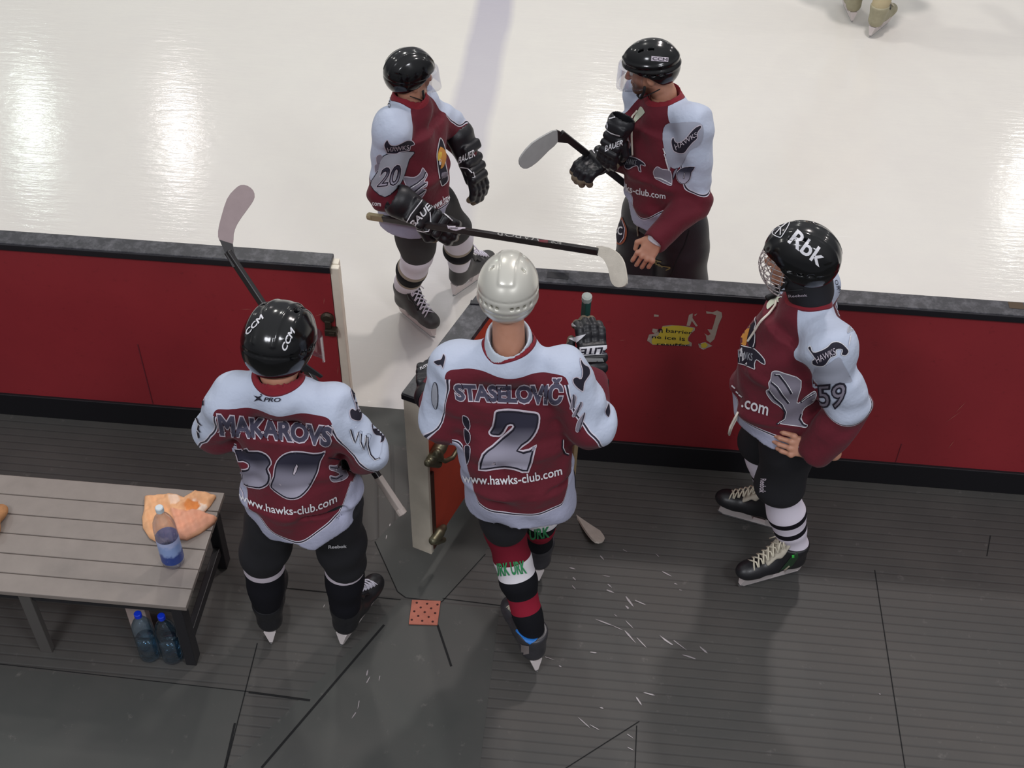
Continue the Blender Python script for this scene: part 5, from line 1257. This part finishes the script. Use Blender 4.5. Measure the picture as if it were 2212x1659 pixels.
# ------------------------------------------------------------------ print on jersey 20
g = G20['jersey']; z = Zm(740, 60, 4.1475); o, tr = g
emblem('sleeve_grey_patch', g, z([(400, 1125), (640, 1105), (600, 1180), (575, 1260), (520, 1400), (380, 1520), (250, 1410), (310, 1290), (330, 1200)]), M_dark, M_greyl, 1.8)  # flat grey patch with a dark outline, under badge and number
emblem('emblem', g, z([(370, 1050), (385, 1015), (405, 1000), (430, 1040), (470, 1050), (520, 1030), (570, 1005), (620, 1010), (645, 1045), (610, 1060), (600, 1095), (560, 1105), (510, 1115), (480, 1130), (400, 1125), (385, 1095)]), M_pale, M_dark, 1.6, .0045, label='dark winged badge with pale outline')
lettering('lettering', tr, 'HAWKS', z([(400, 1068), (590, 1045), (590, 1085), (405, 1108)]), M_pale, o, .0072, 3)
for off_, m_, d_ in ((.06, M_pale, .005), (.035, M_dark, .006), (-.012, M_num, .0072)): lettering('sleeve_number', tr, '20', z([(350, 1265), (520, 1225), (500, 1400), (315, 1420)]), m_, o, d_, 3, offset=off_, shear=.1)
emblem('crest', g, z([(870, 985), (893, 1000), (912, 1050), (925, 1110), (922, 1200), (940, 1290), (945, 1370), (892, 1420), (872, 1380), (855, 1290), (845, 1210), (840, 1130), (855, 1040)]), M_wp, M_dark, 1.8, label='bird head crest in orange, yellow and black',
       extra=[(M_orng, z([(872, 1065), (915, 1100), (925, 1160), (902, 1240), (872, 1260), (884, 1205), (852, 1185), (850, 1130)])), (M_yel, z([(855, 1120), (885, 1115), (878, 1160), (860, 1190), (850, 1175)])), (M_wp, z([(862, 1180), (880, 1185), (876, 1225), (862, 1225)])), (M_grey, z([(885, 1300), (935, 1290), (932, 1330), (885, 1345)]))])
emblem('wing_print', g, z([(550, 1330), (640, 1335), (690, 1300), (715, 1250), (742, 1280), (762, 1320), (735, 1378), (762, 1378), (755, 1420), (720, 1440), (750, 1442), (740, 1480), (700, 1530), (640, 1520), (580, 1440), (545, 1370)]), M_pale, M_grey, 1.8)
for P in ([(600, 1430), (670, 1390), (725, 1340), (742, 1290)], [(625, 1480), (690, 1430), (745, 1390)], [(660, 1505), (710, 1470), (735, 1450)]): stroke('wing_print', g, z(P), 2.4, M_dark, .0058); stroke('wing_print', g, z([(x+4, y+9) for x, y in P]), 1.3, M_wp, .006)
lettering('lettering', tr, 'www.haw', z([(795, 1572), (958, 1475), (972, 1535), (815, 1640)]), M_wp, o, .004, 3, offset=.015)
lettering('lettering', tr, 'com', z([(268, 1560), (345, 1572), (345, 1598), (268, 1588)]), M_wp, o, .004, 3, offset=.02)
lettering('lettering', tr, 'PRO', z([(430, 610), (430, 720), (405, 715), (408, 615)]), M_dark, o, .004, 3)
for P in ([(300, 1160), (340, 1130), (360, 1170), (320, 1250)], [(290, 1230), (330, 1215), (330, 1260), (296, 1300)]): emblem('feather_print', g, z(P), M_pale, M_grey, 1.2)
go, gt = G20['gloveR']; z2 = Zm(740, 400, 4.1475)
lettering('lettering', gt, 'BAUER', z2([(595, 345), (800, 120), (838, 158), (640, 385)]), M_wp, go, .003, 3, offset=.02, shear=.2)
for P in ([(575, 330), (612, 262), (700, 150), (712, 132)], [(660, 402), (725, 418), (770, 412), (792, 350), (782, 240)], [(850, 210), (905, 250), (985, 318)]): stroke('binding', gt and (go, gt), z2(P), 2.2, M_wp, .003)
go, gt = G20['gloveL']
lettering('lettering', gt, 'BAUER', z([(1040, 1162), (1175, 1090), (1185, 1150), (1035, 1222)]), M_wp, go, .003, 3, offset=.02, shear=.2)
for P in ([(1000, 1275), (1060, 1250), (1120, 1258), (1160, 1300)], [(1005, 1280), (1030, 1330), (1060, 1365)], [(1170, 1290), (1185, 1340), (1165, 1345)]): stroke('binding', (go, gt), z(P), 2.2, M_wp, .003)

# ------------------------------------------------------------------ print on jersey 10
g = G10['jersey']; z = Zm(1200, 60, 4.1475); o, tr = g
emblem('sleeve_grey_patch', g, z([(985, 870), (1100, 850), (1290, 850), (1325, 940), (1290, 1050), (1200, 1100), (1130, 1230), (1060, 1260), (1010, 1200), (960, 1000)]), mat('mid_grey', '9fa3b1', .82, spec=.2), None)  # even grey area on the white sleeve, beneath the badge
emblem('emblem', g, z([(1035, 1020), (1045, 990), (1065, 985), (1085, 1020), (1120, 1020), (1170, 980), (1210, 930), (1250, 890), (1295, 870), (1307, 895), (1275, 940), (1272, 990), (1230, 1030), (1190, 1080), (1160, 1120), (1110, 1125), (1060, 1105), (1043, 1065)]), M_pale, M_dark, 1.8, .0045, label='dark winged badge with pale outline')
lettering('lettering', tr, 'HAWKS', z([(1070, 1045), (1260, 930), (1275, 960), (1085, 1095)]), M_pale, o, .0072, 3)
number(g, z([(1100, 1275), (1160, 1243), (1252, 1240), (1225, 1290), (1212, 1350), (1180, 1388), (1148, 1400), (1110, 1385), (1086, 1345), (1086, 1305)]), [z([(1158, 1290), (1170, 1298), (1160, 1350), (1146, 1350)])], 1.2, 2.6, .005)
emblem('sleeve_number', g, z([(1052, 1300), (1080, 1255), (1098, 1262), (1072, 1330), (1056, 1360)]), M_dark, M_grey, 1.4, .005)
emblem('wing_print', g, z([(875, 1290), (910, 1240), (960, 1262), (1035, 1282), (1045, 1410), (990, 1402), (930, 1370), (895, 1350)]), M_pale, M_grey, 1.6)
stroke('wing_print', g, z([(890, 1340), (940, 1345), (1000, 1375), (1040, 1400)]), 2.4, M_wp, .0058)
for P in ([(975, 1090), (990, 1130), (985, 1190), (1005, 1250), (1020, 1290), (1030, 1250), (1045, 1180), (1010, 1100)],): emblem('feather_print', g, z(P), mat('mid_grey', '9fa3b1', .8), None)
for P in ([(965, 1080), (985, 1130)], [(975, 1130), (995, 1185)], [(985, 1170), (1008, 1235)], [(1000, 1220), (1020, 1280)]): stroke('feather_print', g, z(P), 2.4, M_wp, .005)
lettering('lettering', tr, 'wks-club.com', z([(575, 1378), (985, 1480), (985, 1530), (575, 1446)]), M_wp, o, .004, 3, offset=.015, arc=3)
emblem('crest', g, z([(598, 885), (630, 885), (650, 930), (660, 1000), (685, 1060), (695, 1140), (640, 1150), (625, 1060), (605, 960)]), M_pale, M_dark, 1.6, label='bird head crest in orange and black', extra=[(M_orng, z([(600, 930), (625, 930), (635, 990), (622, 1040), (606, 985)]))])
emblem('emblem', g, z([(610, 1140), (680, 1150), (740, 1170), (800, 1210), (806, 1240), (765, 1230), (770, 1290), (745, 1280), (735, 1240), (700, 1247), (660, 1270), (620, 1250)]), M_pale, M_dark, 1.6)
lettering('lettering', tr, 'HAWKS', z([(612, 1168), (735, 1185), (725, 1225), (615, 1232)]), M_greyl, o, .0056, 3)
applique('collar_insert', tr, [curve2(z([(765, 705), (800, 750), (790, 775), (725, 840), (700, 860), (695, 830), (730, 760)]))], mat('pale_collar_cloth', 'c5ccb8', .8), o, .003, 4)
for P in ([(740, 740), (690, 800), (660, 880), (645, 980), (640, 1060), (636, 1135)], [(705, 840), (692, 900), (690, 980), (695, 1060), (700, 1140)]): cord('lace_cord', tr, z(P), .0042, mat('cream_cord', 'd8cfc2', .7), o, .006)
ho, ht = G10['helmet']
applique('logo_plate', ht, [z([(860, 254), (1012, 266), (1008, 306), (856, 295)])], M_pale, ho, .0015, 4); lettering('lettering', ht, 'CCM', z([(872, 262), (1002, 273), (1000, 299), (868, 288)]), M_dark, ho, .003, 2, offset=.01)
po, pt = G10['pants']; z4 = Zm(1200, 340, 4.1475)
ring = curve2(z4([(575, 490), (610, 560), (640, 640), (632, 730), (590, 780), (540, 760), (530, 640), (545, 540)])); 
applique('logo_ring', pt, [ring], mat('orange_ring', '9a5238', .7), po, .003, 4); applique('logo_ring', pt, [inset(ring, 4)], M_dark, po, .0045, 4)
lettering('lettering', pt, 'C', z4([(565, 620), (605, 620), (600, 695), (560, 690)]), M_wp, po, .006, 3, offset=.02)
stroke('logo_ring', (po, pt), z4([(600, 560), (625, 640), (612, 720), (580, 765)]), 1.6, M_pale, .005)
M_gold = mat('gold_print', '8a8250', .6)
for P in ([(850, 905), (830, 930), (850, 945), (880, 915), (950, 935)], [(865, 950), (900, 945), (930, 970), (975, 975), (1030, 985)], [(990, 1010), (1030, 990)], [(880, 915), (900, 940), (925, 930)], [(900, 960), (930, 955), (960, 985)]): stroke('lettering', (po, pt), z4(P), 2.2, M_gold, .004)
for P in ([(760, 520), (742, 580), (740, 640), (742, 700)], [(765, 540), (770, 590), (765, 610)], [(770, 525), (800, 540), (800, 580)]): cord('drawstring', pt, z4(P), .004, mat('grey_string', '8a8a78', .8), po, .005)
stroke('stripe', (po, pt), z4([(1200, 650), (1160, 780), (1085, 920), (1030, 1060)]), 2.0, mat('dark_seam', '0c0c0f', .8), .004)
b = MB(); wv = sp10['wrL']; dd = nrm(np.array([-.45, -.35, -.8])); b.tube([wv-dd*.025, wv-dd*.01, wv+dd*.014, wv+dd*.018], [.042, .041, .039, .033], 20, flat=.85, up=(-.2, -.95, .35)); b.build('undershirt_cuff', mat('white_cuff', 'd5d6dc', .8), G10['root'], True)
go, gt = G10['gloveR']
lettering('lettering', gt, 'BAUER', z([(235, 1000), (395, 985), (395, 1020), (240, 1035)]), M_wp, go, .003, 3, offset=.02, shear=.2)
for P in ([(310, 1050), (325, 1085), (350, 1125)], [(310, 1050), (380, 1040)], [(370, 1100), (430, 1120)], [(485, 1140), (540, 1095), (610, 1060)]): stroke('binding', (go, gt), z(P), 2.2, M_wp, .003)
# the loose glove tucked under the arm
lg, lgt = glove(None, J(1330, 296, 4.70), (-.25, -.15, -.9), (-.45, -.85, .15), -1, .9, root_is_thing=True, cuff=.07, size=.9)
tag(lg, 'spare black glove tucked against the chest of the bearded player', 'glove')
lettering('lettering', lgt, 'BAUER', z([(440, 1060), (600, 1005), (600, 1050), (445, 1110)]), M_wp, lg, .003, 3, offset=.02, shear=.2)
for P in ([(455, 830), (465, 880), (460, 920), (500, 945), (580, 970)], [(480, 815), (535, 800)]): stroke('binding', (lg, lgt), z(P), 2.6, M_wp, .003)

# ------------------------------------------------------------------ print on jersey 59
g = G59['jersey']; z = Zm(1500, 440, 4.1475); z6 = Zm(1500, 800, 3.3175); o, tr = g
emblem('sleeve_grey_patch', g, z([(1080, 1470), (1180, 1450), (1290, 1375), (1330, 1430), (1400, 1560), (1395, 1600), (1250, 1610), (1150, 1640), (1060, 1640)]), mat('mid_grey', '9fa3b1', .8), None)  # even grey area on the sleeve between badge and number
emblem('emblem', g, z([(1020, 1300), (1035, 1275), (1050, 1280), (1070, 1325), (1130, 1312), (1190, 1280), (1230, 1242), (1290, 1236), (1340, 1265), (1382, 1320), (1352, 1362), (1310, 1350), (1320, 1310), (1272, 1312), (1270, 1360), (1222, 1380), (1180, 1440), (1130, 1458), (1062, 1440), (1055, 1400), (1075, 1380)]), M_wp, M_dark, 1.8, .004, label='dark winged badge with pale outline')
lettering('lettering', tr, 'HAWKS', z([(1080, 1375), (1255, 1290), (1262, 1345), (1105, 1425)]), M_pale, o, .0068, 3)
for off_, m_, d_ in ((.05, M_dark, .004), (-.005, M_grey, .0056)): lettering('sleeve_number', tr, '59', z6([(868, 112), (1085, 92), (1062, 268), (905, 255)]), m_, o, d_, 3, offset=off_, shear=.1)
emblem('emblem', g, z([(360, 1290), (395, 1260), (440, 1272), (520, 1290), (560, 1312), (630, 1390), (636, 1442), (600, 1430), (560, 1402), (545, 1440), (545, 1485), (500, 1470), (420, 1440), (350, 1412), (338, 1355)]), M_wp, M_dark, 1.8)
lettering('lettering', tr, 'HAWKS', z([(375, 1305), (530, 1345), (525, 1410), (380, 1375)]), M_greyl, o, .0058, 3)
emblem('crest', g, z([(562, 1000), (520, 1008), (498, 1055), (500, 1130), (478, 1220), (500, 1290), (545, 1290), (550, 1200), (540, 1120), (556, 1060)]), M_dark, None, label='bird head crest in orange and black', extra=[])
emblem('crest', g, z([(510, 1050), (495, 1130), (476, 1200), (465, 1268), (430, 1262), (405, 1225), (430, 1180), (470, 1090)]), M_orng, None, extra=[(M_yel, z([(512, 1018), (518, 1040), (500, 1060), (486, 1050), (492, 1025)]))])
stroke('crest', g, z([(556, 998), (545, 1040), (556, 1080), (542, 1120), (548, 1180), (545, 1240), (530, 1285)]), 1.8, M_wp, .005)
emblem('wing_print', g, z6([(555, 10), (590, 0), (640, 15), (768, 72), (736, 228), (790, 190), (860, 145), (880, 180), (850, 230), (790, 270), (768, 330), (782, 372), (815, 395), (800, 412), (750, 402), (640, 388), (600, 372), (642, 340), (640, 290), (600, 250), (560, 225), (520, 172), (515, 140), (535, 128), (530, 90), (545, 60)]), M_wp, M_grey, 1.8, .003)
for P in ([(575, 30), (605, 30), (650, 90), (695, 165)], [(550, 85), (590, 120), (640, 190), (675, 235)], [(535, 145), (575, 200), (625, 245), (652, 300), (640, 350), (590, 385)], [(860, 165), (800, 195), (760, 225)], [(765, 310), (752, 350), (775, 385), (810, 400)]):
    stroke('wing_print', g, z6(P), 4.2, M_dark, .0052); stroke('wing_print', g, [(x+2.4, y-1.6) for x, y in z6(P)], 1.5, M_wp, .0058)
lettering('lettering', tr, '.com', z6([(350, 205), (532, 262), (524, 322), (340, 262)]), M_wp, o, .004, 3, offset=.015)
for P in ([(270, 110), (295, 130)], [(300, 150), (318, 165)], [(320, 172), (345, 192)]): stroke('lettering', g, z6(P), 3, M_wp, .004)
applique('collar_insert', tr, [curve2(z([(650, 900), (700, 845), (758, 812), (765, 880), (720, 890), (655, 950)]))], mat('pale_collar_cloth', 'c5ccb8', .8), o, .004, 4)
for P in ([(722, 890), (700, 960), (650, 1020), (600, 1080), (550, 1160), (497, 1238)], [(612, 885), (570, 915), (530, 942)]): cord('lace_cord', tr, z(P), .0046, mat('cream_cord', 'd8cfc2', .7), o, .010)
cord('chin_strap_tail', tr, z([(745, 790), (700, 840), (640, 870), (600, 920), (545, 960), (525, 1000)]), .011, M_strap, o, .008)
for P, m_ in (([(1370, 800), (1385, 780), (1400, 800), (1415, 880), (1405, 900), (1375, 850)], M_greyl), ([(1420, 930), (1445, 960), (1455, 1060), (1445, 1130), (1410, 1140), (1370, 1160), (1375, 1110), (1400, 1060), (1415, 1010)], M_greyl), ([(1400, 1165), (1385, 1220), (1378, 1280), (1398, 1215)], M_wp)):
    emblem('back_number', g, z(P), M_wp, m_, 1.0)
lettering('lettering', tr, 'PRO', z([(1318, 790), (1275, 680), (1250, 690), (1290, 800)]), M_dark, o, .004, 3, shear=.2)
gu, gut = G59['guard']; lettering('lettering', gut, 'Reebok', z([(845, 815), (1010, 805), (1012, 828), (848, 838)]), M_pale, gu, .003, 3, offset=.01)
ho, ht = G59['helmet']
lettering('lettering', ht, 'Rbk', z([(925, 235), (1195, 455), (1110, 560), (825, 335)]), M_wp, ho, .002, 4, offset=.02, shear=-.1)
rg = curve2(z([(735, 190), (765, 165), (850, 160), (845, 200), (790, 290), (762, 305), (700, 275), (705, 240)])); applique('logo', ht, [rg, inset(rg, 1.8)], M_wp, ho, .002, 3)
for P in ([(830, 170), (775, 215), (725, 270)], [(750, 200), (775, 215), (770, 280)], [(770, 180), (776, 192)]): stroke('logo', (ho, ht), z(P), 2.2, M_wp, .0025)
lettering('lettering', G59['pants'][1], 'Reebok', z6([(517, 775), (512, 878), (468, 872), (478, 775)]), M_pale, G59['pants'][0], .004, 3, offset=.015)
b = MB(); b.tube([J(*p, 3.50) for p in z6([(312, 300), (300, 350), (270, 405), (250, 465)])], .004, 6); b.tube([J(*p, 3.49) for p in z6([(312, 300), (285, 350), (255, 410), (245, 455)])], .004, 6); b.build('lace_cord', mat('cream_cord', 'd8cfc2', .7), G59['root'], True)
so, st_ = G59['skateL']
applique('boot_panel', st_, [z6([(690, 1340), (740, 1300), (745, 1340), (700, 1400), (640, 1440), (600, 1450)])], mat('dark_green_panel', '25402a', .4), so, .002, 4); applique('boot_panel', st_, [z6([(698, 1322), (715, 1320), (716, 1340), (700, 1342)])], mat('bright_green_dot', '3fbf4a', .5), so, .0035, 3)
stroke('boot_panel', (so, st_), z6([(500, 1500), (560, 1480), (620, 1450), (680, 1400)]), 3, mat('cream_binding', 'b9b29a', .6), .003)

# lettering on the shaft of the long stick
sh_ = [c for c in ST20[0].children if c.name.startswith('shaft')][0]; base_ = rootpos(ST20[0])
sv = np.array([list(v.co+base_) for v in sh_.data.vertices]); bt = BVHTree.FromPolygons([Vector(p) for p in sv], [list(p.vertices) for p in sh_.data.polygons])
lettering('lettering', bt, 'VAPOR', [(1165, 521), (1070, 507), (1072, 497), (1167, 510)], mat('shaft_print', '9a9894', .5), sh_, .001, 2)
lettering('lettering', bt, 'POP', [(1212, 528), (1190, 525), (1191, 518), (1213, 520)], mat('shaft_print', '9a9894', .5), sh_, .001, 2)
applique('shaft_band', bt, [[(965, 484), (1000, 488), (1030, 493), (1000, 494), (985, 499), (968, 494)]], M_pale, sh_, .001, 3)
applique('shaft_band', bt, [[(1165, 508), (1185, 511), (1183, 525), (1163, 522)]], mat('dark_red_band', '6a1f2a', .5), sh_, .001, 3)
